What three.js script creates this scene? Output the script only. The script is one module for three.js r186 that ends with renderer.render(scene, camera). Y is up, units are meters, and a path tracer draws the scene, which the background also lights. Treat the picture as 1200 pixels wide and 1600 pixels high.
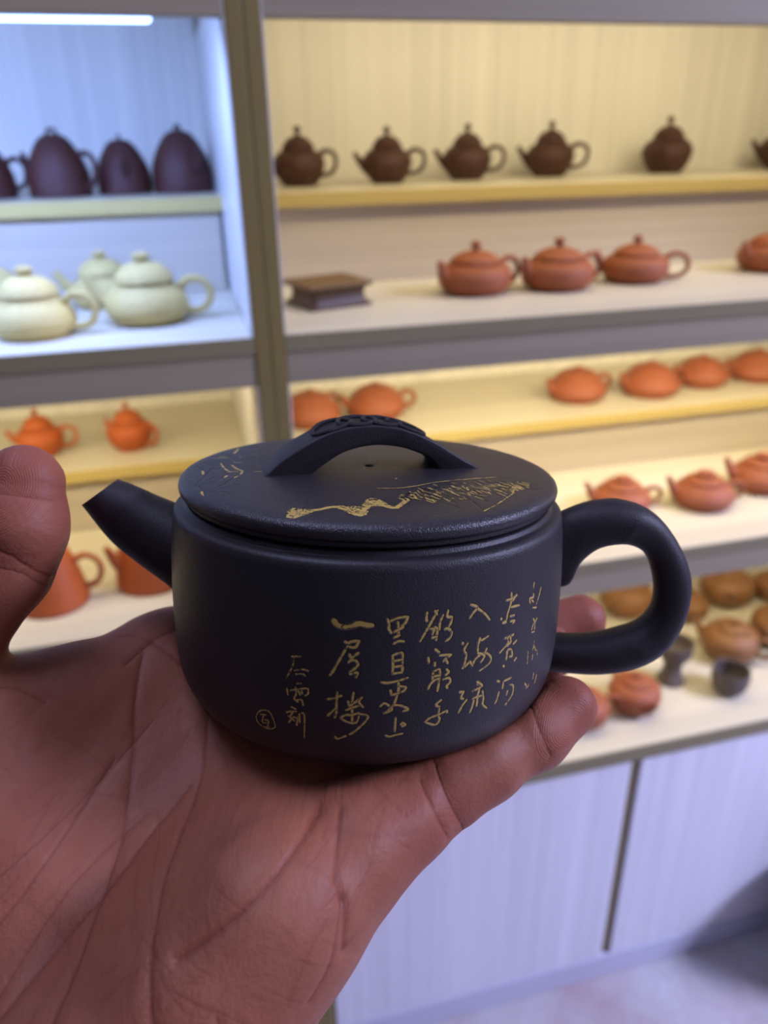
import * as THREE from 'three';
import { RoundedBoxGeometry } from 'three/addons/geometries/RoundedBoxGeometry.js';
import { mergeGeometries, toCreasedNormals } from 'three/addons/utils/BufferGeometryUtils.js';
import { RectAreaLightUniformsLib } from 'three/addons/lights/RectAreaLightUniformsLib.js';

// ---------------------------------------------------------------- camera, lights, exposure
const scene = new THREE.Scene();
scene.background = new THREE.Color(0x000000);
const camera = new THREE.PerspectiveCamera(2 * Math.atan(800 / 1202) * 180 / Math.PI, 0.75, 0.02, 20);
camera.position.set(0, 1.436, 0.8);
camera.quaternion.set(-0.22124826, -0.12095732, -0.03684819, 0.96698539);
camera.focus = 0.178;
camera.userData.fStop = camera.getFocalLength() / 2.3;      // the aperture of a phone lens, about 2.3 mm wide
scene.add(camera);

const renderer = new THREE.WebGLRenderer({ antialias: true });
renderer.toneMapping = THREE.LinearToneMapping;
renderer.toneMappingExposure = 1.0;
renderer.shadowMap.enabled = true;
RectAreaLightUniformsLib.init();

const COOL = new THREE.Color().setRGB(0.56, 0.60, 1.0);
const WARM = new THREE.Color().setRGB(1.0, 0.86, 0.57);
const ICE = new THREE.Color().setRGB(0.36, 0.57, 1.45);
// ceiling panels: x, z, width, depth, strength
const PANELS = [[2.7, 1.35, 0.9, 0.9, 96], [-0.25, 0.45, 0.6, 0.6, 9.5], [0.6, 2.5, 0.6, 0.6, 1]];
// strips of LEDs behind the fascias: strength
const STRIP = { upperRight: 72, middleRight: 98, lowerRight: 70, upperLeft: 185, middleLeft: 72 };

// ---------------------------------------------------------------- helpers
let seed = 7;
const rnd = () => { seed = (seed * 1664525 + 1013904223) >>> 0; return seed / 4294967296; };
const used = {};
function numbered(name) {
  used[name] = (used[name] ?? -1) + 1;
  return used[name] ? name + '_' + String(used[name]).padStart(3, '0') : name;
}
function shade(o) { o.traverse((m) => { if (m.isMesh) { m.castShadow = true; m.receiveShadow = true; } }); return o; }
function tag(o, label, category, group) {
  o.userData.label = label; o.userData.category = category;
  if (group) o.userData.group = group;
  return o;
}
function thing(name, label, category, [x, y, z], turn = 0, group) {
  const o = new THREE.Group(); o.name = numbered(name); o.position.set(x, y, z); o.rotation.y = turn;
  scene.add(o);
  return tag(o, label, category, group);
}
function part(name, geometry, material, parent, label) {
  const m = new THREE.Mesh(geometry, material); m.name = numbered(name);
  m.castShadow = m.receiveShadow = true;
  if (label) m.userData.label = label;
  parent.add(m); return m;
}
function structure(name, geometry, material) {
  const m = new THREE.Mesh(geometry, material); m.name = name; m.userData.kind = 'structure';
  m.castShadow = m.receiveShadow = true; scene.add(m); return m;
}
// a box with softened edges whose uv are metres on each face
function board(w, h, d, x, y, z, soft = 0.0012) {
  const g = new RoundedBoxGeometry(w, h, d, 1, Math.min(soft, w / 3, h / 3, d / 3));
  g.translate(x, y, z);
  const p = g.attributes.position, n = g.attributes.normal, uv = g.attributes.uv;
  for (let i = 0; i < p.count; i++) {
    const ax = Math.abs(n.getX(i)), ay = Math.abs(n.getY(i)), az = Math.abs(n.getZ(i));
    if (az >= ax && az >= ay) uv.setXY(i, p.getX(i), p.getY(i));
    else if (ay >= ax) uv.setXY(i, p.getX(i), p.getZ(i));
    else uv.setXY(i, p.getZ(i), p.getY(i));
  }
  return g;
}
const between = (x0, x1, y0, y1, z0, z1, soft) => board(x1 - x0, y1 - y0, z1 - z0, (x0 + x1) / 2, (y0 + y1) / 2, (z0 + z1) / 2, soft);
const V2 = (a) => a.map(([x, y]) => new THREE.Vector2(x, y));
// a smooth closed-up profile through the listed points, turned on the wheel
function turned(points, scale = 1, segs = 40, smooth = true) {
  let pts = V2(points.map(([x, y]) => [x * scale, y * scale]));
  if (smooth) pts = new THREE.SplineCurve(pts).getPoints(points.length * 5);
  pts.forEach((p) => { p.x = Math.max(p.x, 1e-5); });
  return new THREE.LatheGeometry(pts, segs);
}
// a tube along a curve whose radius changes and whose section may be flattened across the curve's plane
function sweep(points, radii, { segs = 40, ring = 16, flat = 1, caps = true } = {}) {
  const curve = new THREE.CatmullRomCurve3(points.map((p) => new THREE.Vector3(...p)), false, 'centripetal');
  const pos = [], idx = [], uv = [];
  const at = (t) => { const s = t * (radii.length - 1), i = Math.min(Math.floor(s), radii.length - 2); return radii[i] + (radii[i + 1] - radii[i]) * (s - i); };
  const len = curve.getLength();
  for (let i = 0; i <= segs; i++) {
    const t = i / segs, c = curve.getPoint(t), d = curve.getTangent(t).normalize();
    const side = new THREE.Vector3(0, 0, 1), up = new THREE.Vector3().crossVectors(side, d).normalize();
    side.crossVectors(d, up);
    for (let k = 0; k <= ring; k++) {
      const a = k / ring * Math.PI * 2, r = at(t);
      const p = c.clone().addScaledVector(up, Math.cos(a) * r).addScaledVector(side, Math.sin(a) * r * flat);
      pos.push(p.x, p.y, p.z); uv.push(t * len, k / ring * Math.PI * 2 * r);
    }
  }
  const w = ring + 1;
  for (let i = 0; i < segs; i++) for (let k = 0; k < ring; k++) idx.push(i * w + k, i * w + k + 1, (i + 1) * w + k, i * w + k + 1, (i + 1) * w + k + 1, (i + 1) * w + k);
  if (caps) for (const [row, flip] of [[0, 0], [segs, 1]]) {
    const c = curve.getPoint(row / segs), n = pos.length / 3; pos.push(c.x, c.y, c.z); uv.push(0, 0);
    for (let k = 0; k < ring; k++) idx.push(...(flip ? [n, row * w + k, row * w + k + 1] : [n, row * w + k + 1, row * w + k]));
  }
  const g = new THREE.BufferGeometry();
  g.setAttribute('position', new THREE.Float32BufferAttribute(pos, 3)); g.setAttribute('uv', new THREE.Float32BufferAttribute(uv, 2));
  g.setIndex(idx); g.computeVertexNormals();
  // the seam's two columns share one normal
  const nn = g.attributes.normal;
  for (let i = 0; i <= segs; i++) {
    const a = i * w, b = i * w + ring, v = new THREE.Vector3(nn.getX(a) + nn.getX(b), nn.getY(a) + nn.getY(b), nn.getZ(a) + nn.getZ(b)).normalize();
    nn.setXYZ(a, v.x, v.y, v.z); nn.setXYZ(b, v.x, v.y, v.z);
  }
  return g;
}

// sharp edges kept sharp; worked out at a thousandfold because the tool welds anything nearer than a centimetre
const creased = (g, angle) => toCreasedNormals(g.scale(1000, 1000, 1000), angle).scale(0.001, 0.001, 0.001);

// ---------------------------------------------------------------- textures
function hash(x, y, s) { let h = (x * 374761393 + y * 668265263 + s * 2147483647) | 0; h = Math.imul(h ^ (h >>> 13), 1274126177); return ((h ^ (h >>> 16)) >>> 0) / 4294967296; }
function value(x, y, period, s) {       // tiling value noise
  const xi = Math.floor(x), yi = Math.floor(y), fx = x - xi, fy = y - yi, m = (v) => ((v % period) + period) % period;
  const ux = fx * fx * (3 - 2 * fx), uy = fy * fy * (3 - 2 * fy);
  const a = hash(m(xi), m(yi), s), b = hash(m(xi + 1), m(yi), s), c = hash(m(xi), m(yi + 1), s), d = hash(m(xi + 1), m(yi + 1), s);
  return a + (b - a) * ux + (c - a) * uy + (a - b - c + d) * ux * uy;
}
function dataTexture(size, fn, srgb) {
  const data = new Uint8Array(size * size * 4);
  for (let y = 0; y < size; y++) for (let x = 0; x < size; x++) {
    const c = fn(x / size, y / size), i = (y * size + x) * 4;
    data[i] = Math.max(0, Math.min(255, c[0] * 255)); data[i + 1] = Math.max(0, Math.min(255, c[1] * 255)); data[i + 2] = Math.max(0, Math.min(255, c[2] * 255)); data[i + 3] = 255;
  }
  const t = new THREE.DataTexture(data, size, size, THREE.RGBAFormat);
  t.wrapS = t.wrapT = THREE.RepeatWrapping; t.magFilter = THREE.LinearFilter; t.minFilter = THREE.LinearMipmapLinearFilter; t.generateMipmaps = true;
  if (srgb) t.colorSpace = THREE.SRGBColorSpace;
  t.needsUpdate = true; return t;
}
function every(t, mx, my, turn = 0) { const c = t.clone(); c.repeat.set(1 / mx, 1 / my); c.rotation = turn; c.needsUpdate = true; return c; }
// pale laminate: long faint grain streaks along v
const grain = dataTexture(512, (u, v) => {
  const a = value(u * 64, v * 2, 64, 1) * 0.5 + value(u * 128, v * 4, 128, 2) * 0.3 + value(u * 16, v * 1, 16, 3) * 0.5;
  const g = 0.90 + (a - 0.65) * 0.09;
  return [g, g * 0.995, g * 0.985];
}, true);
const sand = dataTexture(512, (u, v) => {
  const a = value(u * 128, v * 128, 128, 5) * 0.5 + value(u * 256, v * 256, 256, 6) * 0.35 + value(u * 48, v * 48, 48, 8) * 0.45;
  return [a * 0.77, a * 0.77, a * 0.77];
});
const mottle = dataTexture(512, (u, v) => {
  const a = value(u * 5, v * 5, 5, 21) * 0.5 + value(u * 13, v * 13, 13, 22) * 0.3 + value(u * 60, v * 60, 60, 23) * 0.2;
  return [0.93 + (a - 0.5) * 0.12, 0.88 + (a - 0.5) * 0.26, 0.87 + (a - 0.5) * 0.26];
}, true);

// ---------------------------------------------------------------- materials
const std = (o) => new THREE.MeshStandardMaterial(o);
const rgb = (r, g, b) => new THREE.Color().setRGB(r, g, b);
const grainUp = every(grain, 0.5, 1.2), grainAlong = every(grain, 0.5, 1.2, Math.PI / 2);
const M = {
  back: std({ color: rgb(0.86, 0.82, 0.70), map: grainUp, roughness: 0.5 }),
  shelf: std({ color: rgb(0.72, 0.66, 0.50), map: grainAlong, roughness: 0.42 }),
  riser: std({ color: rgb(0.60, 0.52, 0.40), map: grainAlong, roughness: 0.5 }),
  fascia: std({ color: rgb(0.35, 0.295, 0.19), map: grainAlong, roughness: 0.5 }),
  edge: std({ color: rgb(0.255, 0.19, 0.055), map: grainUp, roughness: 0.45 }),
  shelfEdge: std({ color: rgb(0.26, 0.22, 0.115), map: grainAlong, roughness: 0.45 }),
  yellow: std({ color: rgb(0.50, 0.385, 0.13), roughness: 0.4 }),
  side: std({ color: rgb(0.80, 0.77, 0.71), map: grainUp, roughness: 0.4 }),
  door: std({ color: rgb(0.88, 0.87, 0.97), map: grainUp, roughness: 0.35 }),
  plinth: std({ color: rgb(0.66, 0.66, 0.82), map: grainAlong, roughness: 0.4 }),
  wall: std({ color: rgb(0.22, 0.20, 0.19), roughness: 0.9 }),
  floor: std({ color: rgb(0.46, 0.46, 0.48), map: every(mottle, 0.7, 0.7), roughness: 0.25 }),
  ceiling: std({ color: rgb(0.4, 0.4, 0.4), roughness: 0.9 }),
  metal: std({ color: rgb(0.7, 0.7, 0.7), metalness: 1, roughness: 0.35 }),
  black: std({ color: rgb(0.018, 0.018, 0.02), roughness: 0.5 }),
};
const sandFine = every(sand, 0.02, 0.02);
const clay = (r, g, b, rough = 0.5) => std({ color: rgb(r, g, b), roughness: rough, bumpMap: every(sand, 0.3, 0.3), bumpScale: 0.0004 });
const CLAY = {
  brown: clay(0.050, 0.0125, 0.0055), purple: clay(0.062, 0.012, 0.0065), red: clay(0.30, 0.076, 0.020), cream: clay(0.58, 0.44, 0.145, 0.55),
  terracotta: clay(0.30, 0.078, 0.028), orange: clay(0.42, 0.085, 0.012), umber: clay(0.21, 0.088, 0.026), slate: clay(0.11, 0.085, 0.075, 0.6),
};
const dark = rgb(0.017, 0.012, 0.014);
const inkstone = new THREE.MeshPhysicalMaterial({ color: dark, roughness: 0.5, specularIntensity: 0.65, bumpMap: sandFine, bumpScale: 0.00008 });

// ---------------------------------------------------------------- room
const ROOM = { x0: -2.6, x1: 3.2, z0: -0.62, z1: 3.2, h: 2.7 };
structure('floor', between(ROOM.x0 - 0.1, ROOM.x1 + 0.1, -0.1, 0, ROOM.z0 - 0.1, ROOM.z1 + 0.1), M.floor);
structure('ceiling', between(ROOM.x0 - 0.1, ROOM.x1 + 0.1, ROOM.h, ROOM.h + 0.1, ROOM.z0 - 0.1, ROOM.z1 + 0.1), M.ceiling);
structure('wall_back', between(ROOM.x0 - 0.1, ROOM.x1 + 0.1, 0, ROOM.h, ROOM.z0 - 0.1, ROOM.z0), M.wall);
structure('wall_front', between(ROOM.x0 - 0.1, ROOM.x1 + 0.1, 0, ROOM.h, ROOM.z1, ROOM.z1 + 0.1), M.wall);
structure('wall_left', between(ROOM.x0 - 0.1, ROOM.x0, 0, ROOM.h, ROOM.z0, ROOM.z1), M.wall);
structure('wall_right', between(ROOM.x1, ROOM.x1 + 0.1, 0, ROOM.h, ROOM.z0, ROOM.z1), M.wall);

// ceiling panels, each a fitting with its light
function glow(color, strength) { return std({ color: rgb(0.8, 0.8, 0.8), emissive: color, emissiveIntensity: strength, roughness: 0.6 }); }
PANELS.forEach(([x, z, w, d, power], i) => {
  const t = thing('ceiling_light', ['wide flat ceiling light panel on the right side of the room', 'square ceiling light panel on the left side of the room', 'square ceiling light panel towards the back of the room'][i], 'ceiling light', [x, ROOM.h, z]);
  part('frame', between(-w / 2 - 0.02, w / 2 + 0.02, -0.03, 0, -d / 2 - 0.02, d / 2 + 0.02), M.metal, t);
  part('diffuser', between(-w / 2, w / 2, -0.034, -0.028, -d / 2, d / 2), glow(COOL, 1.2), t);
  const l = new THREE.RectAreaLight(COOL, power, w, d);
  l.position.set(0, -0.038, 0); l.rotation.x = -Math.PI / 2; t.add(l);
});

{ // a spotlight that throws a bright pool on the floor in front of the doors
  const t = thing('ceiling_spotlight', 'small round ceiling spotlight aimed at the floor before the white doors', 'spotlight', [1.15, ROOM.h, 0.95]);
  part('can', new THREE.CylinderGeometry(0.045, 0.045, 0.06, 32, 1, true).translate(0, -0.03, 0), M.metal, t);
  part('lens', new THREE.CylinderGeometry(0.040, 0.040, 0.006, 32).translate(0, -0.050, 0), glow(new THREE.Color().setRGB(1, 0.97, 0.9), 1.2), t);
  const l = new THREE.SpotLight(new THREE.Color().setRGB(1, 0.95, 0.88), 30, 0, 0.10, 1);
  l.castShadow = true; l.position.set(0, -0.056, 0); l.target.position.set(0.0, -2.7, -0.55); t.add(l, l.target);
}

// ---------------------------------------------------------------- display cabinets
// heights of the boards
const Y = { bayTop: 1.534, shelfA: 1.254, fasciaA: 1.201, stepA: 1.3734, shelfB: 0.921, fasciaB: 0.869, stepB: 1.019, counter: 0.570, counterLow: 0.543, doorTop: 0.539, doorLow: 0.062 };
const T = 0.016, BACK = -0.575;
function cabinet(x0, x1, label, posts, returns) {
  const c = thing('display_cabinet', label, 'cabinet', [x0, 0, 0]);
  const W = x1 - x0, i0 = T, i1 = W - T;
  part('side_panel', between(0, T - 0.0004, 0, 2.25, BACK, 0), M.edge, c);
  part('side_panel', between(W - T + 0.0004, W, 0, 2.25, BACK, 0), M.edge, c);
  // pale inner faces of the sides
  for (const [a, b] of [[i0, i0 + 0.0015], [i1 - 0.0015, i1]]) for (const [lo, hi] of [[Y.shelfA, Y.bayTop + 0.04], [Y.shelfB, Y.fasciaA], [Y.counter, Y.fasciaB]]) part('side_lining', between(a, b, lo, hi, BACK + 0.012, -0.001, 0.0003), M.side, c);
  part('back_panel', between(i0, i1, 0.06, 2.23, BACK, BACK + 0.012), M.back, c);
  part('top_fascia', between(i0, i1, Y.bayTop, 1.78, -0.016, -0.001), M.fascia, c);
  part('top_board', between(i0, i1, 1.632, 1.650, BACK + 0.012, -0.016), M.shelf, c);
  part('cornice', between(0, W, 2.25, 2.28, BACK, 0.02), M.edge, c);
  part('upper_door', between(i0 + 0.002, i1 - 0.002, 1.784, 2.24, -0.018, -0.002), M.door, c);
  for (const [shelf, step, low] of [[Y.shelfA, Y.stepA, Y.fasciaA], [Y.shelfB, Y.stepB, Y.fasciaB]]) {
    const s = part('shelf_board', between(i0 + 0.0015, i1 - 0.0015, shelf - 0.018, shelf, BACK + 0.012, -0.0015), M.shelf, c);
    part('edge_band', between(i0, i1, shelf - 0.018, shelf, -0.0015, 0), M.shelfEdge, s);
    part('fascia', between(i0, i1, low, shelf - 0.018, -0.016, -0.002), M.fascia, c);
    const b = part('step_board', between(i0 + returns, i1 - returns, step - 0.018, step, BACK + 0.012, -0.2865), M.shelf, c);
    part('edge_band', between(i0 + returns, i1 - returns, step - 0.018, step, -0.2865, -0.285), M.yellow, b);
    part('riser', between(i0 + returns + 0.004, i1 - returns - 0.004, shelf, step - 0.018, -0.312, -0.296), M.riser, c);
  }
  const k = part('counter_board', between(i0, i1, Y.counterLow, Y.counter, BACK + 0.012, -0.0015), M.shelf, c);
  part('edge_band', between(i0, i1, Y.counterLow, Y.counter, -0.0015, 0.002), M.shelfEdge, k);
  part('plinth', between(i0, i1, 0, Y.doorLow - 0.003, -0.04, -0.001), M.plinth, c);
  const stops = [i0, ...posts.map((p) => p - x0), i1];
  for (const p of posts) part('door_post', between(p - x0 - 0.014, p - x0 + 0.014, Y.doorLow, Y.counterLow, -0.03, -0.009), M.edge, c);
  for (let i = 0; i + 1 < stops.length; i++) {
    const a = stops[i] + (i ? 0.009 : 0.002), b = stops[i + 1] - (i + 2 < stops.length ? 0.009 : 0.002);
    part('door', between(a, b, Y.doorLow, Y.doorTop, -0.02, -0.002, 0.002), M.door, c);
  }
  return c;
}
cabinet(-0.990, 0.0808, 'pale wooden display cabinet left of the upright divider, its top bay lit cold blue white', [-0.455], 0.0015);
cabinet(0.0812, 1.153, 'pale wooden display cabinet right of the upright divider, all its bays lit warm', [0.608], 0.002);

// LED strips fixed under the boards behind the fascias
function strip(x0, x1, y, z, color, power, glowing, label, tilt = 0.9) {
  const t = thing('led_strip', label, 'light strip', [(x0 + x1) / 2, y, z]), L = x1 - x0;
  part('channel', between(-L / 2, L / 2, -0.005, 0, -0.006, 0.006), M.metal, t);
  part('lens', new THREE.CapsuleGeometry(0.0042, L - 0.012, 6, 16).rotateZ(Math.PI / 2).translate(0, -0.006, 0), glow(color, glowing), t);
  const l = new THREE.RectAreaLight(color, power, L - 0.01, 0.012);
  l.position.set(0, -0.0112, -0.002); l.rotation.set(-Math.PI / 2 + tilt, 0, 0); t.add(l);
}
strip(0.13, 1.10, 1.632, -0.130, WARM, STRIP.upperRight, 3, 'warm light strip under the top of the right cabinet, above the dark brown teapots');
strip(0.13, 1.10, Y.shelfA - 0.018, -0.100, WARM, STRIP.middleRight, 3, 'warm light strip above the red clay teapots of the right cabinet, middle bay');
strip(0.13, 1.10, Y.shelfB - 0.018, -0.100, WARM, STRIP.lowerRight, 3, 'warm light strip over the counter of the right cabinet');
strip(-0.93, 0.005, 1.541, -0.0225, ICE, STRIP.upperLeft, 6, 'cold white light tube above the purple bell teapots', 0.62);
strip(-0.93, 0.02, Y.shelfA - 0.018, -0.100, WARM, STRIP.middleLeft, 3, 'warm light strip above the orange teapots of the left cabinet');

// ---------------------------------------------------------------- teapots on the shelves
// profiles in units of the body's radius
const SHAPES = {
  pear: { body: [[0, 0], [0.55, 0], [0.62, 0.03], [0.84, 0.32], [1, 0.74], [0.95, 1.0], [0.78, 1.2], [0.62, 1.27], [0.56, 1.28]], lid: [[0.58, 1.27], [0.63, 1.3], [0.6, 1.4], [0.45, 1.62], [0.22, 1.76], [0.09, 1.79]], knob: [[0.08, 1.77], [0.07, 1.86], [0.14, 1.97], [0.11, 2.08], [0, 2.13]],
    spout: [[-0.72, 0.5], [-1.02, 0.72], [-1.24, 1.0], [-1.36, 1.18]], sr: [0.26, 0.16, 0.11, 0.085], handle: [[0.86, 1.1], [1.14, 1.24], [1.48, 1.12], [1.56, 0.82], [1.42, 0.5], [1.12, 0.36], [0.82, 0.36]], hr: 0.085 },
  bell: { body: [[0, 0], [0.9, 0], [0.98, 0.05], [1, 0.3], [0.98, 0.65], [0.88, 1.05], [0.73, 1.38], [0.64, 1.5], [0.58, 1.5]], lid: [[0.58, 1.49], [0.64, 1.51], [0.52, 1.68], [0.32, 1.84], [0, 1.9]], loop: [1.86, 0.18, 0.055],
    spout: [[-0.85, 0.7], [-1.05, 0.9], [-1.2, 1.2], [-1.26, 1.36]], sr: [0.2, 0.13, 0.1, 0.075], handle: [[0.8, 1.2], [1.1, 1.32], [1.36, 1.12], [1.4, 0.75], [1.26, 0.42], [0.92, 0.3]], hr: 0.085 },
  squat: { body: [[0, 0], [0.66, 0], [0.76, 0.03], [0.95, 0.2], [1, 0.42], [0.96, 0.58], [0.82, 0.72], [0.66, 0.76], [0.6, 0.76]], lid: [[0.62, 0.75], [0.68, 0.77], [0.66, 0.86], [0.46, 1.0], [0.22, 1.08], [0.1, 1.09]], knob: [[0.09, 1.07], [0.09, 1.14], [0.15, 1.22], [0.11, 1.3], [0, 1.33]],
    spout: [[-0.85, 0.4], [-1.04, 0.56], [-1.14, 0.76], [-1.18, 0.9]], sr: [0.22, 0.14, 0.11, 0.085], handle: [[0.84, 0.66], [1.1, 0.8], [1.42, 0.72], [1.54, 0.46], [1.4, 0.22], [1.1, 0.14], [0.86, 0.18]], hr: 0.075 },
  gourd: { body: [[0, 0], [0.66, 0], [0.78, 0.03], [0.97, 0.24], [1, 0.42], [0.92, 0.64], [0.76, 0.82], [0.65, 0.94], [0.6, 0.96]], lid: [[0.6, 0.95], [0.7, 0.97], [0.7, 1.03], [0.6, 1.2], [0.38, 1.36], [0.12, 1.42]], knob: [[0.1, 1.4], [0.13, 1.44], [0.22, 1.53], [0.14, 1.62], [0, 1.65]],
    spout: [[-0.8, 0.42], [-1.08, 0.66], [-1.28, 0.98], [-1.36, 1.1]], sr: [0.24, 0.16, 0.11, 0.08], handle: [[0.8, 0.78], [1.05, 0.96], [1.4, 0.9], [1.54, 0.62], [1.42, 0.32], [1.12, 0.2], [0.9, 0.24]], hr: 0.085 },
  dome: { body: [[0, 0], [0.74, 0], [0.84, 0.03], [0.98, 0.22], [1, 0.34], [0.92, 0.56], [0.74, 0.74], [0.66, 0.76]], lid: [[0.66, 0.75], [0.72, 0.77], [0.54, 0.92], [0.3, 1.0], [0.16, 1.01]], knob: [[0.14, 0.99], [0.17, 1.04], [0.13, 1.1], [0, 1.12]],
    spout: [[-0.85, 0.36], [-1.04, 0.52], [-1.14, 0.7], [-1.18, 0.8]], sr: [0.2, 0.13, 0.1, 0.08], handle: [[0.84, 0.6], [1.1, 0.7], [1.34, 0.58], [1.38, 0.38], [1.22, 0.2], [0.9, 0.18]], hr: 0.075 },
  disc: { body: [[0, 0], [0.74, 0], [0.83, 0.03], [0.98, 0.24], [1, 0.4], [0.92, 0.56], [0.74, 0.74], [0.6, 0.8], [0.54, 0.8]], lid: [[0.56, 0.79], [0.62, 0.81], [0.58, 0.9], [0.4, 0.98], [0.3, 1.0]], knob: [[0.26, 0.98], [0.24, 1.04], [0.3, 1.1], [0.2, 1.15], [0, 1.15]],
    spout: [[-0.85, 0.42], [-1.06, 0.62], [-1.2, 0.88], [-1.28, 1.02]], sr: [0.22, 0.14, 0.1, 0.075], handle: [[0.84, 0.62], [1.12, 0.7], [1.36, 0.56], [1.38, 0.34], [1.18, 0.18], [0.92, 0.2]], hr: 0.07 },
  round: { body: [[0, 0], [0.58, 0], [0.68, 0.03], [0.92, 0.3], [1, 0.62], [0.94, 0.92], [0.74, 1.12], [0.56, 1.18], [0.5, 1.18]], lid: [[0.5, 1.17], [0.58, 1.19], [0.5, 1.3], [0.3, 1.38], [0.14, 1.4]], knob: [[0.12, 1.38], [0.12, 1.43], [0.18, 1.5], [0.1, 1.57], [0, 1.58]],
    spout: [[-0.85, 0.5], [-1.08, 0.72], [-1.26, 1.02], [-1.34, 1.14]], sr: [0.24, 0.16, 0.11, 0.08], handle: [[0.84, 0.95], [1.12, 1.06], [1.42, 0.92], [1.46, 0.64], [1.3, 0.4], [0.92, 0.32]], hr: 0.085 },
  cone: { body: [[0, 0], [0.9, 0], [0.99, 0.04], [1, 0.14], [0.93, 0.6], [0.82, 1.1], [0.7, 1.5], [0.62, 1.55]], lid: [[0.62, 1.54], [0.68, 1.56], [0.5, 1.68], [0.16, 1.74]], knob: [[0.1, 1.72], [0.16, 1.82], [0.1, 1.9], [0, 1.92]],
    spout: [[-0.8, 0.8], [-0.98, 1.05], [-1.1, 1.35], [-1.16, 1.48]], sr: [0.24, 0.16, 0.11, 0.08], handle: [[0.76, 1.3], [1.1, 1.42], [1.42, 1.2], [1.46, 0.82], [1.26, 0.5], [0.9, 0.4]], hr: 0.085 },
};
const made = {};
function potParts(shape, mat, R) {
  const key = shape + mat;
  const s = SHAPES[shape], m = CLAY[mat];
  const g = made[shape] ??= {
    body: turned(s.body), lid: turned(s.lid.concat([[0, s.lid.at(-1)[1]]])),
    knob: s.knob ? turned(s.knob, 1, 24) : new THREE.TorusGeometry(s.loop[1], s.loop[2], 10, 24, Math.PI).translate(0, s.loop[0], 0),
    spout: sweep(s.spout.map(([x, y]) => [x, y, 0]), s.sr, { segs: 16, ring: 14 }),
    handle: sweep(s.handle.map(([x, y]) => [x, y, 0]), [s.hr * 1.25, s.hr, s.hr, s.hr, s.hr * 1.15], { segs: 28, ring: 12, flat: 1.1 }),
  };
  return { g, m };
}
function teapot(shape, mat, label, group, x, y, z, R, turn = 0) {
  const t = thing('teapot', label, 'teapot', [x, y, z], turn, group);
  const { g, m } = potParts(shape, mat, R);
  t.scale.setScalar(R);
  part('body', g.body, m, t);
  const lid = part('lid', g.lid, m, t);
  part('knob', g.knob, m, lid);
  part('spout', g.spout, m, t);
  part('handle', g.handle, m, t);
  return t;
}
const q = Math.PI / 180;
// dark brown pear-shaped pots on the upper step, right cabinet
const BROWN = 'dark brown teapots on the upper step';
[[0.192, -0.452, 0.0385, 12, 'dark brown teapot on the upper step, closest to the upright divider'],
  [0.329, -0.456, 0.0375, -6, 'dark brown teapot on the upper step, second from the divider'],
  [0.467, -0.478, 0.0385, -10, 'dark brown teapot on the upper step, third from the divider'],
  [0.617, -0.490, 0.0395, -16, 'dark brown teapot on the upper step, fourth from the divider, before the gap'],
  [0.835, -0.490, 0.0415, 48, 'dark brown teapot on the upper step standing alone, spout turned forward and no handle showing'],
  [1.072, -0.492, 0.0410, -26, 'dark brown teapot on the upper step cut by the right edge of the picture'],
].forEach(([x, z, R, turn, label]) => teapot('pear', 'brown', label, BROWN, x, Y.stepA, z, R, turn * q));
// purple bell-shaped pots, left cabinet
[[-0.231, -0.393, 0.036, 0, 'purple bell teapot cut by the left edge, only its handle showing'],
  [-0.140, -0.388, 0.0400, -28, 'purple bell teapot with its handle to the right, leftmost of the three whole ones'],
  [-0.058, -0.405, 0.0360, 95, 'purple bell teapot in the middle of the three whole ones, no handle showing'],
  [0.020, -0.400, 0.0410, 118, 'purple bell teapot beside the lit side panel, its spout turned forward'],
].forEach(([x, z, R, turn, label]) => teapot('bell', 'purple', label, 'purple bell teapots on the cold lit step', x, Y.stepA, z, R, turn * q));
// cream pots
[[-0.156, -0.087, 0.0435, -14, 'cream teapot at the front by the left edge, its handle to the right'],
  [-0.040, -0.121, 0.0460, -4, 'cream teapot at the front nearest the divider, with a round open handle'],
  [-0.093, -0.235, 0.0400, 0, 'cream teapot behind the front right cream one, its spout pointing left'],
  [-0.214, -0.205, 0.0400, 0, 'cream teapot at the back by the left edge, mostly out of the picture'],
].forEach(([x, z, R, turn, label]) => teapot('gourd', 'cream', label, 'cream teapots on the cold lit shelf', x, Y.shelfA, z, R, turn * q));
// squat red pots
[[0.367, -0.163, 0.0480, 19, 'squat red brown teapot nearest the carved wooden stand'],
  [0.479, -0.155, 0.0480, 15, 'squat red brown teapot in the middle of the three that stand together'],
  [0.600, -0.168, 0.0450, -22, 'squat red brown teapot with a ring handle showing to its right'],
  [0.828, -0.183, 0.0470, 10, 'squat red brown teapot cut by the right edge of the picture'],
].forEach(([x, z, R, turn, label]) => teapot('squat', 'red', label, 'squat red brown teapots on the shelf', x, Y.shelfA, z, R, turn * q));
// domed terracotta pots on the middle step
[[0.178, -0.395, 0.0500, 40, 'domed terracotta teapot against the divider, its lower part behind the dark teapot'],
  [0.289, -0.401, 0.0500, 5, 'domed terracotta teapot above the bridge knob of the dark teapot'],
  [0.647, -0.383, 0.0510, 8, 'domed terracotta teapot on the middle step, leftmost of the row of four at right'],
  [0.783, -0.371, 0.0520, 4, 'domed terracotta teapot on the middle step, second of the row of four at right'],
  [0.903, -0.394, 0.0480, 0, 'domed terracotta teapot on the middle step, third of the row of four at right'],
  [1.020, -0.393, 0.0500, -4, 'domed terracotta teapot on the middle step cut by the right edge'],
].forEach(([x, z, R, turn, label]) => teapot('dome', 'terracotta', label, 'domed terracotta teapots on the middle step', x, Y.stepB, z, R, turn * q));
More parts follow.
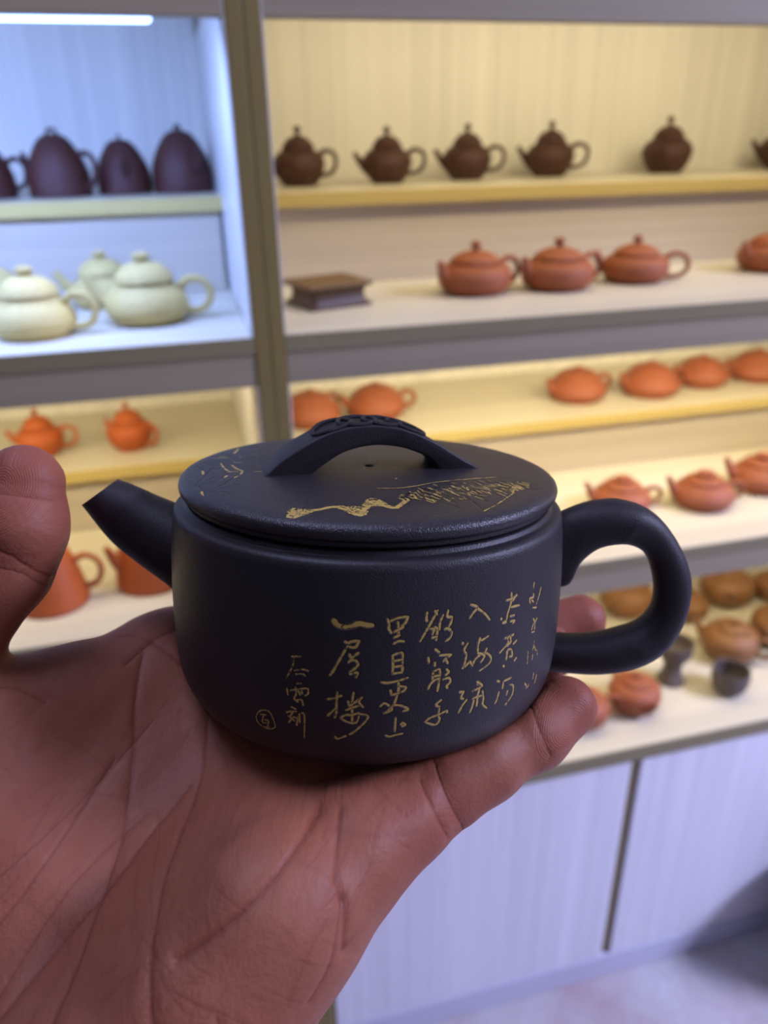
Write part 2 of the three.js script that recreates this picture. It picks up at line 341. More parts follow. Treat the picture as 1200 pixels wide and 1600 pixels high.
// flat-knobbed terracotta pots below
[[0.606, -0.140, 0.0450, -8, 'low terracotta teapot just above the handle of the dark teapot'],
  [0.734, -0.120, 0.0460, -10, 'low terracotta teapot on the lower shelf, middle of the three at right'],
  [0.861, -0.148, 0.0490, -14, 'low terracotta teapot on the lower shelf cut by the right edge'],
].forEach(([x, z, R, turn, label]) => teapot('disc', 'terracotta', label, 'low terracotta teapots on the lower shelf', x, Y.shelfB, z, R, turn * q));
// orange pots in the left cabinet
[[-0.232, -0.370, 0.0370, -8, 'small orange teapot half hidden behind the thumb tip'],
  [-0.104, -0.361, 0.0370, -40, 'small orange teapot above the spout of the dark teapot'],
].forEach(([x, z, R, turn, label]) => teapot('pear', 'orange', label, 'small orange teapots on the step', x, Y.stepB, z, R * 0.92, turn * q));
[[-0.204, -0.100, 0.0430, -5, 'tall conical orange teapot behind the thumb, its ring handle showing'],
  [-0.086, -0.120, 0.0440, 25, 'tall conical orange teapot behind the spout of the dark teapot'],
].forEach(([x, z, R, turn, label]) => teapot('cone', 'orange', label, 'conical orange teapots on the lower shelf', x, Y.shelfB, z, R, turn * q));
// pots on the counter
[[0.646, -0.089, 0.0430, 92, 'terracotta', 'small terracotta teapot on the counter with its spout turned to the front'],
  [0.546, -0.080, 0.0430, -10, 'terracotta', 'small terracotta teapot on the counter behind the fingertip, only its handle showing'],
  [0.888, -0.168, 0.0500, -50, 'umber', 'brown teapot on the counter right behind the dark round cup'],
  [1.005, -0.185, 0.0500, 30, 'umber', 'brown teapot at the right edge of the counter, second row'],
  [1.000, -0.330, 0.0530, 60, 'umber', 'brown teapot in the back row under the fascia, right of the dark handle'],
  [1.098, -0.315, 0.0400, 30, 'umber', 'brown teapot in the back row at the right edge'],
  [0.889, -0.300, 0.0400, 60, 'umber', 'brown teapot in the back row just beyond the rim of the dark handle'],
  [0.785, -0.352, 0.0520, 40, 'umber', 'brown teapot in the back row seen through the ring of the dark handle'],
].forEach(([x, z, R, turn, mat, label]) => teapot('round', mat, label, mat === 'umber' ? 'brown teapots on the counter' : 'small terracotta teapots on the counter', x, Y.counter, z, R, turn * q));
{
  const t = thing('goblet', 'dark grey clay goblet with a flared stem on the counter', 'goblet', [0.744, Y.counter, -0.131]);
  part('stem', turned([[0, 0], [0.020, 0], [0.023, 0.002], [0.0215, 0.008], [0.0165, 0.022], [0.0155, 0.036], [0.017, 0.046], [0, 0.047]]), CLAY.slate, t);
  part('bowl', turned([[0.012, 0.045], [0.022, 0.050], [0.0285, 0.062], [0.0300, 0.080], [0.0292, 0.082], [0.0265, 0.079], [0.0255, 0.064], [0.018, 0.056], [0, 0.054]], 1, 40), CLAY.slate, t);
  const c = thing('cup', 'small dark round clay cup at the front of the counter', 'cup', [0.821, Y.counter, -0.078]);
  part('bowl', turned([[0, 0], [0.017, 0], [0.0185, 0.002], [0.0265, 0.013], [0.0310, 0.030], [0.0300, 0.046], [0.0288, 0.047], [0.0275, 0.044], [0.0282, 0.030], [0.023, 0.014], [0, 0.006]]), CLAY.slate, c);
}
{ // carved wooden stand
  const wood = std({ color: rgb(0.17, 0.088, 0.022), map: every(grain, 0.12, 0.25, Math.PI / 2), roughness: 0.45 });
  const woodDark = std({ color: rgb(0.075, 0.033, 0.010), map: every(grain, 0.12, 0.25, Math.PI / 2), roughness: 0.5 });
  const t = thing('wooden_stand', 'small dark carved wooden stand with a waisted base, empty, beside the divider', 'stand', [0.172, Y.shelfA, -0.152], 17 * q);
  const w = 0.086, d = 0.076, h = 0.029;
  // stacked outline: feet, waist drawn in, lip
  const level = [[0, 0.93], [0.0035, 0.95], [0.0045, 0.90], [0.010, 0.845], [0.0155, 0.825], [0.020, 0.85], [0.0225, 0.90], [0.0235, 0.96]];
  const pos = [], idx = [], uv = [], ring = 32;
  for (const [y, k] of level) for (let i = 0; i <= ring; i++) {
    const a = i / ring * Math.PI * 2, c = Math.cos(a), s2 = Math.sin(a), e = 0.16;      // a rounded rectangle
    const X = Math.sign(c) * Math.abs(c) ** e * w / 2 * k, Z = Math.sign(s2) * Math.abs(s2) ** e * d / 2 * k;
    pos.push(X, y, Z); uv.push(i / ring * 0.3, y);
  }
  for (let r = 0; r + 1 < level.length; r++) for (let i = 0; i < ring; i++) { const n = ring + 1, a = r * n + i, b = a + n; idx.push(a, b, a + 1, a + 1, b, b + 1); }
  const g = new THREE.BufferGeometry();
  g.setAttribute('position', new THREE.Float32BufferAttribute(pos, 3)); g.setAttribute('uv', new THREE.Float32BufferAttribute(uv, 2)); g.setIndex(idx); g.computeVertexNormals();
  part('base', g, woodDark, t);
  part('top', board(w, 0.0055, d, 0, h - 0.00275, 0, 0.002), wood, t);
  for (const sx of [-1, 1]) for (const sz of [-1, 1]) part('foot', board(0.014, 0.004, 0.014, sx * (w / 2 - 0.009), 0.002, sz * (d / 2 - 0.009), 0.001), woodDark, t);
}
{ // unidentified dark shape at the right edge, modelled as a black tub
  const t = thing('dark_shape', 'unidentified dark rounded shape on the floor at the right edge, in front of the white doors', 'dark_shape', [1.010, 0, 0.10]);
  part('tub', turned([[0, 0.001], [0.070, 0.001], [0.075, 0.006], [0.088, 0.22], [0.092, 0.23], [0.090, 0.236], [0.085, 0.232], [0.072, 0.012], [0, 0.010]], 1, 48, false), M.black, t);
}

// ---------------------------------------------------------------- the dark teapot in the hand
const HELD = { position: new THREE.Vector3(0.03834523, 1.29286345, 0.62032515), turn: new THREE.Quaternion(-0.07738978, -0.12861942, -0.02816592, 0.98826846) };
const WALL = [[0.036, 0.0004], [0.0415, 0.0009], [0.0462, 0.0022], [0.0497, 0.0052], [0.0522, 0.0105], [0.0531, 0.0170], [0.0535, 0.026], [0.0534, 0.038], [0.0529, 0.047], [0.0523, 0.0532]];
// the poem cut into the wall: strokes in millimetres round the wall and up it
const POEM = {
  yi: [[-6.0,42.4,-5.2,41.4,-3.8,40.9], [-3.8,40.9,-2.0,41.3,-0.5,41.9,1.0,41.6,2.4,41.5]],
  ceng: [[-3.5,37.6,-2.8,37.3,-2.0,37.7,-0.4,37.9], [-0.4,37.9,-1.2,36.4,-2.5,36.4], [-2.9,36.6,-4.5,33.5,-6.1,30.3,-6.8,29.3], [-2.5,34.7,-2.0,33.9,-0.5,35.1], [-2.7,32.7,-2.0,33.3,-1.0,33.1,-0.6,32.3,-1.2,31.4,-2.2,30.5,-2.3,29.9], [-2.3,29.9,-0.7,30.3,-1.0,29.1]],
  lou: [[-7.4,23.3,-5.8,23.7,-4.1,24.5], [-5.1,25.3,-5.3,22.7,-5.4,19.7,-5.8,18.6], [-5.4,21.2,-6.6,19.9,-7.3,19.1], [-1.5,25.4,-1.8,23.0,-1.8,19.9,-1.8,17.5], [-2.7,23.2,-2.4,22.0,-1.1,23.0,0.3,24.2], [0.3,24.2,-0.3,23.0,0.6,21.8], [-3.2,20.8,-1.9,21.5,-0.3,22.1], [-0.3,20.3,-1.9,19.6,-3.2,19.6,-4.3,18.7,-3.2,17.9,-1.9,17.5,-0.8,17.8,-0.3,19.4], [-0.3,20.0,1.6,19.6,1.3,18.2,-1.1,15.4,-2.4,14.4], [-5.7,13.5,-5.1,13.0,-3.2,14.0]],
  shi: [[-15.5,32.7,-14.6,32.9,-13.3,33.1], [-14.9,32.6,-15.3,30.5,-17.0,26.9], [-14.9,29.4,-13.0,30.0,-11.6,29.8], [-14.6,28.6,-13.0,28.9,-12.4,28.5], [-14.4,26.3,-13.3,26.5]],
  yun: [[-16.8,24.7,-16.6,22.9], [-14.7,25.4,-14.6,23.6,-15.1,22.3,-14.2,21.5], [-16.1,24.2,-14.1,24.9,-11.9,25.4,-11.8,24.1,-12.5,23.5], [-14.1,24.6,-13.6,23.5], [-13.3,24.7,-13.1,23.9], [-14.8,21.8,-13.4,22.3,-13.0,21.0]],
  ke: [[-15.9,20.0,-14.7,19.6], [-17.2,18.3,-16.0,18.8,-14.7,19.0], [-15.5,18.9,-16.4,17.1], [-16.8,15.6,-15.5,17.3,-14.9,17.3], [-14.4,17.5,-14.8,15.2], [-16.7,17.4,-15.3,16.4], [-14.0,18.5,-14.0,16.2], [-13.5,18.8,-12.9,18.7,-12.8,16.9,-13.1,11.9]],
  seal: [[-25.5,15.0,-24.8,16.3,-23.4,17.3,-21.8,17.4,-20.9,16.0,-20.4,14.2,-20.7,13.1,-22.4,12.4,-24.3,12.7,-25.4,13.7,-25.5,15.0], [-24.2,15.9,-22.6,16.2], [-23.4,15.8,-23.8,13.8,-22.2,14.2], [-23.1,14.7,-22.1,14.7,-22.4,13.2], [-23.7,12.5,-22.0,12.9]],
  li: [[5.6,43.1,6.0,41.6,5.9,40.8,6.5,39.7], [6.4,42.5,8.0,43.1,10.1,43.3], [10.1,43.3,9.6,42.0,8.8,41.2], [7.9,42.2,8.1,40.2,8.0,38.8], [7.0,39.9,8.1,40.4,9.1,41.0], [7.1,38.6,8.3,39.1], [7.1,37.2,8.1,37.7,9.3,37.6]],
  mu: [[6.9,34.4,7.0,31.9,6.9,30.0], [6.9,34.4,8.9,34.9,9.1,32.6,9.1,30.1], [7.1,33.0,9.0,33.3], [7.1,31.6,9.0,31.8], [6.9,30.0,9.1,30.2]],
  geng: [[4.5,28.0,6.0,27.8,8.3,28.2,10.4,28.8], [8.3,27.8,8.4,26.1,7.8,23.4,7.4,22.2], [6.6,25.9,6.9,24.7], [8.4,26.9,9.9,26.5,9.7,25.7,8.7,25.2], [6.9,24.7,8.7,25.2], [7.4,22.2,5.9,20.5,5.3,20.2], [4.4,21.9,5.3,22.7,6.4,22.0,7.0,20.9,5.5,20.2], [7.4,22.2,9.3,21.8,10.7,20.8,9.6,20.4]],
  shang: [[8.0,18.9,7.9,17.0,7.9,15.1], [9.2,16.9,9.7,17.3,10.2,16.7,9.5,16.4], [5.8,14.2,6.7,13.8,8.0,14.1,9.8,14.4]],
  yu: [[14.4,44.0,14.2,42.4,14.4,42.0], [16.8,44.1,15.6,42.0,14.1,39.4,12.9,37.3], [16.2,44.1,16.6,43.2], [15.1,40.1,16.0,39.8,15.7,38.7], [16.2,40.3,16.8,39.7,16.6,37.2], [15.7,37.9,16.8,38.0], [18.1,42.9,17.4,41.2,17.3,39.6], [19.3,43.8,19.1,42.4,20.2,42.1,20.0,40.9,19.6,40.1], [18.5,39.5,19.3,39.6,20.3,38.6,19.9,37.3,18.8,36.6]],
  qiong: [[16.5,35.0,17.5,34.1], [14.9,33.2,15.1,31.9], [17.6,33.4,20.3,33.1,19.0,32.3,18.5,31.8], [19.0,32.3,19.6,31.2], [16.5,31.8,16.5,31.0], [16.2,29.6,16.1,28.2,16.3,27.0], [16.2,29.6,17.7,29.9,17.7,27.3,17.4,24.6], [16.4,28.4,17.7,28.5], [15.2,25.4,15.6,26.5,16.7,27.5,17.8,27.6], [19.4,29.7,19.9,28.9,19.2,28.3], [18.6,27.3,20.1,27.4,20.4,26.3,19.6,25.5,19.9,24.9]],
  qian: [[18.5,22.1,17.3,21.1,18.2,20.3], [18.2,20.3,18.0,18.2,18.4,16.9,17.4,15.7,15.0,16.8], [14.9,16.9,16.1,17.8,18.3,18.4,20.0,19.0], [20.0,19.0,20.2,18.5]],
  ru: [[24.9,44.3,26.3,43.7,27.0,42.9], [27.0,43.3,25.7,42.3,24.7,41.1], [26.8,43.0,28.6,41.6,30.2,39.7]],
  hai: [[23.1,35.5,23.2,35.3], [24.5,35.2,23.6,33.7,24.3,32.5], [24.3,32.5,23.8,30.0,23.4,29.2], [23.9,29.4,25.0,30.3], [30.1,35.7,28.6,35.2,27.3,34.8,27.3,32.4], [27.7,35.8,27.2,33.6], [26.0,29.2,26.6,30.6,28.2,31.6,29.8,31.5,31.2,30.0,30.7,28.6,28.1,27.5], [27.3,32.1,28.5,31.6,29.2,30.8,28.3,29.6], [29.8,32.7,29.3,31.7], [26.0,29.2,25.3,30.5]],
  liu: [[23.0,23.2,24.1,23.1], [24.1,23.1,23.5,21.7,24.1,21.2], [23.2,17.7,24.0,19.4,25.1,20.7], [27.6,24.8,28.4,24.3,27.7,24.0], [27.7,24.6,29.1,23.3,26.5,22.6], [28.5,23.2,28.0,21.1,26.7,20.5], [27.4,20.7,29.4,20.7], [27.1,20.1,26.8,18.3,26.3,16.9], [28.1,20.5,28.1,18.3], [29.4,22.0,29.9,19.7,29.9,18.1,31.3,16.7]],
  bai: [[45.8,44.8,45.4,43.4], [45.5,42.0,45.5,41.2,43.9,41.2,44.4,39.7], [49.2,42.5,48.2,40.6,47.0,38.9], [44.8,40.6,45.8,39.8], [45.4,38.5,47.1,38.0]],
  ri: [[46.0,35.5,46.6,34.6], [47.8,35.0,46.9,34.2], [46.2,34.2,45.6,32.8], [46.9,34.2,46.9,32.4], [45.7,32.0,47.0,31.8]],
  yi_lean: [[47.3,29.1,47.1,27.5,46.9,27.0], [49.1,26.2,49.7,24.5], [44.7,27.3,44.9,23.9], [47.1,25.5,47.1,24.2], [47.6,27.6,48.5,26.1]],
  shan: [[44.8,18.6,45.8,17.4], [47.0,17.4,46.7,16.7], [48.8,19.7,48.9,18.0], [50.8,18.5,50.8,17.2,50.4,16.2], [45.9,16.7,46.6,16.9]],
  jin: [[36.9,44.6,36.9,42.8,36.6,41.7,35.7,39.7], [35.2,43.2,36.9,43.1,38.9,43.6], [38.7,43.6,37.3,42.5], [35.7,39.7,35.4,38.3,34.4,37.9,35.4,37.8], [33.7,39.1,33.8,38.9], [37.0,41.1,38.1,41.0,39.9,40.8], [36.7,38.9,38.1,38.8], [36.8,37.6,38.2,37.4,37.7,36.9]],
  huang: [[35.1,33.8,37.1,33.8,38.2,33.9], [36.1,33.7,36.6,31.8,35.6,31.6,33.9,30.5], [37.1,33.7,37.3,32.1,35.9,32.0], [39.5,32.0,38.4,31.5], [36.1,29.9,36.7,30.5,37.8,30.1,38.2,28.4,37.3,28.5], [35.3,26.8,35.7,26.3], [39.2,26.8,39.9,27.3], [36.4,30.3,36.2,28.0]],
  he: [[33.8,23.2,34.5,22.8], [36.2,22.4,38.7,22.5], [35.9,22.2,35.8,20.6], [34.7,19.9,34.4,18.3,33.9,17.1], [38.3,20.7,39.8,19.8,39.9,17.5,38.6,16.0], [37.8,19.1,37.6,18.1], [37.8,15.4,38.1,15.6]],
};
// the landscape cut into the lid: strokes in millimetres across the lid
const VIEW = {
  ridge_gold: [[-16.3,44.0,-13.3,42.9,-9.4,40.3,-6.4,38.8,-2.6,41.3,-0.5,42.0,0.9,36.4,2.5,35.4,4.7,37.1,6.8,38.8,8.7,34.9,10.4,30.9]],
  thin_gold: [[2.3,23.2,7.5,22.8,12.1,20.3,17.0,16.5,22.0,13.8,28.3,10.9,33.4,8.8], [35.4,23.9,38.4,12.5,36.2,18.4], [10.3,25.8,12.9,29.7,14.5,30.6], [20.3,19.6,23.6,21.6], [26.8,38.3,30.8,32.4,35.4,23.9]],
  dark: [[2.3,23.6,7.5,23.5,12.1,20.9,17.0,17.2,21.9,14.5,28.2,11.6,33.4,9.3,41.3,11.1], [10.3,25.8,12.9,29.7,16.5,35.3], [16.6,32.4,21.6,32.1,25.0,30.9], [21.2,22.9,24.0,29.9,26.8,38.3], [26.8,38.3,30.8,32.4,35.4,23.9,38.4,12.5], [20.2,21.9,25.2,23.6,29.1,24.4,33.6,16.4,39.6,15.9,44.2,16.7,40.2,19.2,37.6,17.2], [14.8,24.4,18.6,27.3], [13.0,28.7,17.2,31.4,20.9,33.1], [13.9,31.6,18.1,34.3,21.2,36.9], [26.2,24.6,27.7,26.6], [27.2,30.7,28.7,31.6]],
  left_dark: [[-47.0,2.2,-44.8,-4.2,-43.9,-3.7,-39.5,-4.3], [-40.7,-2.3,-38.7,3.7,-36.1,8.8], [-39.4,-4.1,-36.4,2.4,-33.1,7.5], [-33.1,7.5,-33.3,14.6], [-35.9,9.8,-36.6,13.9], [-46.3,2.2,-44.0,6.3,-42.9,10.4,-43.2,13.9], [-44.3,23.0,-42.2,20.1,-41.8,10.3,-41.4,1.7,-40.6,0.6], [-41.9,21.4,-39.8,24.4,-38.3,30.4,-37.8,34.4], [-43.7,22.9,-41.5,21.0,-38.3,19.8,-36.9,14.9,-36.4,11.4], [-38.7,27.0,-36.8,24.2,-35.8,22.3,-34.3,16.6,-33.2,13.6], [-47.0,2.2,-43.6,-7.3,-39.8,-13.8,-32.7,-15.1], [-46.2,13.7,-44.8,13.6], [-46.7,10.7,-45.5,8.5], [-45.3,19.4,-43.8,16.4], [-40.5,17.1,-38.8,14.1], [-39.2,20.8,-37.7,16.9], [-42.8,25.6,-40.8,28.0], [-42.0,29.4,-40.4,30.5], [-36.7,27.7,-35.5,25.0], [-35.8,29.8,-34.7,27.6], [-35.2,24.1,-33.6,23.1], [-34.0,27.5,-32.3,28.2], [-33.1,30.0,-31.9,29.0], [-33.1,20.3,-30.9,22.0]],
  left_gold: [[-40.5,-1.1,-38.6,4.2,-36.3,8.6], [-37.2,0.8,-35.1,5.0,-33.1,7.5], [-33.1,7.5,-32.9,11.1], [-43.6,7.3,-42.8,10.4], [-39.5,26.2,-38.3,30.4,-37.8,34.4], [-33.4,13.1,-33.8,14.6], [-36.2,12.4,-36.4,14.1], [-39.6,-21.8,-39.5,-14.5]],
};
function flatTexture(canvas, srgb) {
  const t = new THREE.CanvasTexture(canvas); t.magFilter = THREE.LinearFilter; t.wrapS = t.wrapT = THREE.ClampToEdgeWrapping;
  if (srgb) t.colorSpace = THREE.SRGBColorSpace;
  return t;
}
// draws strokes on a colour canvas and a relief canvas together
function carving(w, h, grit = 1) {
  const make = (fill) => { const c = document.createElement('canvas'); c.width = w; c.height = h; const k = c.getContext('2d'); k.fillStyle = fill; k.fillRect(0, 0, w, h); k.lineCap = k.lineJoin = 'round'; return [c, k]; };
  const [cc, kc] = make('#ffffff'), [rc, kr] = make('#b0b0b0');
  // clay grain in the relief
  const img = kr.getImageData(0, 0, w, h), dd = img.data;
  for (let y = 0; y < h; y++) for (let x = 0; x < w; x++) {
    const v = 150 + (value(x / 3.4, y / 3.4, 4096, 31) * 40 + value(x / 2, y / 2, 4096, 32) * 26 + value(x / 13, y / 13, 4096, 33) * 14) * grit, i = (y * w + x) * 4;
    dd[i] = dd[i + 1] = dd[i + 2] = v;
  }
  kr.putImageData(img, 0, 0);
  return { cc, rc, kc, kr };
}
function smoothLine(pts, steps = 7) {
  if (pts.length < 3) { const [a, b] = pts, o = []; for (let i = 0; i <= steps * 2; i++) o.push([a[0] + (b[0] - a[0]) * i / steps / 2, a[1] + (b[1] - a[1]) * i / steps / 2]); return o; }
  return new THREE.SplineCurve(V2(pts)).getPoints(pts.length * steps).map((p) => [p.x, p.y]);
}
function cut(k, pts, width, color, rough = 0.35, skip = 0) {
  const l = smoothLine(pts);
  k.strokeStyle = color;
  for (let i = 1; i < l.length; i++) {
    if (skip && rnd() < skip) continue;
    const e = Math.min(i / l.length, 1 - i / l.length);
    k.lineWidth = width * (1 + (rnd() - 0.5) * 2 * rough) * (0.72 + Math.min(e * 3, 0.35));
    k.beginPath(); k.moveTo(...l[i - 1]); k.lineTo(...l[i]); k.stroke();
  }
}
const GOLD = '#b8994c';
function poemMaterial() {
  const w = 2048, h = 716, perMM = w / 167.5;        // half of the way round, 167.5 mm; the wall's 58.5 mm of height
  const s = carving(w, h), X = (a) => w / 2 + a * perMM, Yp = (b) => h - b * perMM;
  s.kc.fillStyle = '#231e20'; s.kc.fillRect(0, 0, w, h);
  const bold = { yi: 1.9, ceng: 1.05, lou: 1.0, shi: 0.7, yun: 0.8, ke: 0.8, seal: 0.6, bai: 0.85, ri: 0.8, yi_lean: 0.7, shan: 0.85 };
  for (const [name, strokes] of Object.entries(POEM)) for (const st of strokes) {
    const pts = []; for (let i = 0; i < st.length; i += 2) pts.push([X(st[i]), Yp(st[i + 1])]);
    const b = (bold[name] ?? 0.95) * 0.50 * perMM, faint = name === 'shi' || name === 'yi_lean' ? 0.5 : 0.2;
    cut(s.kr, pts, b * 1.25, '#303030', 0.2);
    cut(s.kc, pts, b * 1.2, '#4a3a22', 0.4);
    cut(s.kc, pts, b * 0.8, GOLD, 0.5, faint);
  }
  return new THREE.MeshPhysicalMaterial({ color: 0xffffff, map: flatTexture(s.cc, true), bumpMap: flatTexture(s.rc), bumpScale: 0.00026, roughness: 0.5, specularIntensity: 0.8 });
}
function lidMaterial() {
  const w = 2048, perMM = w / 110, s = carving(w, w, 0.4), X = (a) => w / 2 + a * perMM, Z = (b) => w / 2 + b * perMM;
  s.kc.fillStyle = '#231e20'; s.kc.fillRect(0, 0, w, w);
  const widths = { ridge_gold: 1.2, thin_gold: 0.36, dark: 0.5, left_dark: 0.6, left_gold: 0.55 };
  for (const k of [s.kc, s.kr]) { k.beginPath(); k.arc(w / 2, w / 2, 48.3 * perMM, 0, 7); k.clip(); }
  for (const name of ['dark', 'left_dark', 'ridge_gold', 'thin_gold', 'left_gold']) for (const st of VIEW[name]) {
    const pts = []; for (let i = 0; i < st.length; i += 2) pts.push([X(st[i]), Z(st[i + 1])]);
    const b = widths[name] * perMM;
    cut(s.kr, pts, b * 1.2, '#000000', 0.2);
    if (name === 'ridge_gold') {
      // a broad broken band of gold with a ragged upper edge
      const l = smoothLine(pts, 30);
      for (const [x, y] of l) for (let k = 0; k < 5; k++) {
        s.kc.fillStyle = rnd() < 0.8 ? GOLD : '#6a5528'; const r = (0.15 + rnd() * 0.32) * perMM, dy = (rnd() - 0.62) * 5.6 * perMM * Math.abs(Math.sin(x * 0.02) * 0.6 + 0.55);
        s.kc.beginPath(); s.kc.ellipse(x + (rnd() - 0.5) * 16, y + dy, r, r * 1.1, 0, 0, 7); s.kc.fill();
      }
      for (const [x, y] of l) if (rnd() < 0.5) { s.kc.fillStyle = '#17120f'; s.kc.beginPath(); s.kc.ellipse(x + (rnd() - 0.5) * 30, y - (2.2 + rnd() * 2.2) * perMM, 5, 4, 0, 0, 7); s.kc.fill(); }
    } else cut(s.kc, pts, b, name.endsWith('gold') ? GOLD : '#060303', 0.4, name === 'thin_gold' ? 0.25 : 0.04);
  }
  // short hatching between the ridges on the right slope
  for (let i = 0; i < 330; i++) {
    const u = rnd(), x = 8 + u * 32 + (rnd() - 0.5) * 3, z = 29.5 - u * 15 + (rnd() - 0.5) * (4 + 12 * Math.sin(u * Math.PI)), gold = rnd() < 0.4, L = 0.8 + rnd() * 2.4, a = 0.3 + rnd() * 1.1;
    const p = [[X(x), Z(z)], [X(x + Math.cos(a) * L), Z(z + Math.sin(a) * L)]];
    cut(s.kr, p, 0.42 * perMM, '#000000', 0.3); cut(s.kc, p, (gold ? 0.26 : 0.34) * perMM, gold ? GOLD : '#060303', 0.4);
  }
  for (let i = 0; i < 110; i++) {     // fence, rocks and reeds on the left slope
    const x = -45 + rnd() * 19, z = 7 - rnd() * 24 + (x + 45) * 0.25, L = 0.8 + rnd() * 2.2, a = -0.7 + rnd() * 0.9;
    const p = [[X(x), Z(z)], [X(x + Math.cos(a) * L), Z(z + Math.sin(a) * L)]];
    cut(s.kr, p, 0.45 * perMM, '#000000', 0.3); cut(s.kc, p, 0.34 * perMM, rnd() < 0.1 ? GOLD : '#060303', 0.4);
  }
  for (let i = 0; i < 26; i++) {      // a few nicks and birds elsewhere
    const x = -6 + rnd() * 44, z = 16 - rnd() * 40 + (rnd() < 0.5 ? 12 : 0), L = 0.6 + rnd() * 1.2, a = rnd() * 3;
    const p = [[X(x), Z(z)], [X(x + Math.cos(a) * L), Z(z + Math.sin(a) * L)]];
    cut(s.kr, p, 0.36 * perMM, '#000000', 0.3); cut(s.kc, p, 0.28 * perMM, rnd() < 0.2 ? GOLD : '#060303', 0.4);
  }
  return std({ color: 0xffffff, map: flatTexture(s.cc, true), bumpMap: flatTexture(s.rc), bumpScale: 0.0011, roughness: 0.38 });
}
const pot = thing('teapot', 'dark blue black clay teapot held on the open palm, gilt poem cut into its side', 'teapot', [0, 0, 0]);
pot.position.copy(HELD.position); pot.quaternion.copy(HELD.turn);
{
  // wall, ledge and mouth, then down inside
  const outer = new THREE.SplineCurve(V2(WALL)).getPoints(70);
  const path = [new THREE.Vector2(1e-5, 0.0012), new THREE.Vector2(0.030, 0.0012), new THREE.Vector2(0.034, 0.0004), ...outer,
    ...V2([[0.0520, 0.0543], [0.0513, 0.0550], [0.0503, 0.0553], [0.0496, 0.0554], [0.0492, 0.0557], [0.0490, 0.0564], [0.0484, 0.0567], [0.0440, 0.0567], [0.0430, 0.056], [0.0430, 0.030], [0.0420, 0.008], [0.036, 0.004], [1e-5, 0.004]])];
  const segs = 180, g = new THREE.LatheGeometry(path, segs), rows = path.length;
  const uv = g.attributes.uv, p = g.attributes.position;
  // the front half carries the poem; u runs across it, v up the wall
  for (let i = 0; i < p.count; i++) {
    const seg = Math.floor(i / rows), a = seg / segs * Math.PI * 2 - 0;          // LatheGeometry starts at +z and turns towards +x
    const th = a > Math.PI ? a - 2 * Math.PI : a;
    uv.setXY(i, 0.5 + th * 53.3 / 167.5, p.getY(i) * 1000 / 58.5);
  }
  const src = g.index.array, front = [], back = [];
  const per = (rows - 1) * 6;
  for (let s2 = 0; s2 < segs; s2++) {
    const mid = (s2 + 0.5) / segs * 360, dst = mid < 89 || mid > 271 ? front : back;
    for (let k = 0; k < per; k++) dst.push(src[s2 * per + k]);
  }
  g.setIndex([...front, ...back]); g.clearGroups(); g.addGroup(0, front.length, 0); g.addGroup(front.length, back.length, 1);
  part('body', g, [poemMaterial(), inkstone], pot, 'dark clay wall with a gilt engraved poem and seal');

  // lid
  const lm = lidMaterial();
  const lidPath = V2([[0.0011, 0.0556], [0.0425, 0.0556], [0.0428, 0.0568], [0.0478, 0.0568], [0.0486, 0.0572], [0.0489, 0.0578], [0.0487, 0.0583], [0.0490, 0.0586], [0.0498, 0.0590], [0.05035, 0.0598], [0.0505, 0.0607], [0.0502, 0.0616], [0.0495, 0.0623], [0.0484, 0.0628], [0.046, 0.0632], [0.040, 0.0635], [0.030, 0.0638], [0.018, 0.0640], [0.006, 0.0641], [0.0014, 0.0640], [0.0011, 0.0637], [0.0011, 0.0556]]);
  const lg = new THREE.LatheGeometry(lidPath, 160), lu = lg.attributes.uv, lp = lg.attributes.position;
  for (let i = 0; i < lp.count; i++) {       // across the top; round the rim the grain simply runs on outwards
    const y = lp.getY(i), r = Math.hypot(lp.getX(i), lp.getZ(i)) || 1, k = y < 0.0623 && r > 0.02 ? (0.0495 + Math.min(0.0052, 0.0623 - y)) / r : 1;
    lu.setXY(i, 0.5 + lp.getX(i) * k / 0.110, 0.5 - lp.getZ(i) * k / 0.110);
  }
  const lid = part('lid', lg, lm, pot, 'flat round lid with an engraved landscape and a small air hole');

  // the bridge over the middle of the lid
  const turnKnob = 14 * q, half = 0.0068;
  const top = new THREE.CatmullRomCurve3([[-0.0325, 0.0625], [-0.0285, 0.0640], [-0.0240, 0.0678], [-0.0178, 0.0717], [-0.0108, 0.0749], [-0.0030, 0.0762], [0.0057, 0.0756], [0.0120, 0.0735], [0.0180, 0.0705], [0.0240, 0.0668], [0.0300, 0.0635]].map(([x, y]) => new THREE.Vector3(x, y, 0)));
  const low = new THREE.CatmullRomCurve3([[-0.0180, 0.0620], [-0.0165, 0.0638], [-0.0130, 0.0665], [-0.0080, 0.0694], [-0.0010, 0.0709], [0.0060, 0.0704], [0.0120, 0.0685], [0.0160, 0.0662], [0.0190, 0.0620]].map(([x, y]) => new THREE.Vector3(x, y, 0)));
  const N = 48, shape = new THREE.Shape();
  const tp = top.getPoints(N), bp = low.getPoints(N);
  shape.moveTo(tp[0].x, tp[0].y); for (const p2 of tp) shape.lineTo(p2.x, p2.y);
  shape.lineTo(0.0300, 0.0620); for (const p2 of bp.reverse()) shape.lineTo(p2.x, p2.y); shape.lineTo(-0.0325, 0.0620);
  const bg = new THREE.ExtrudeGeometry(shape, { depth: half * 2 - 0.0012, bevelEnabled: true, bevelThickness: 0.0006, bevelSize: 0.0005, bevelOffset: -0.0005, bevelSegments: 3, curveSegments: 2 }).translate(0, 0, -half + 0.0006).rotateY(turnKnob);
  const bridge = part('knob', creased(bg, 0.6), inkstone, lid, 'arched bridge knob with linked rings on top');
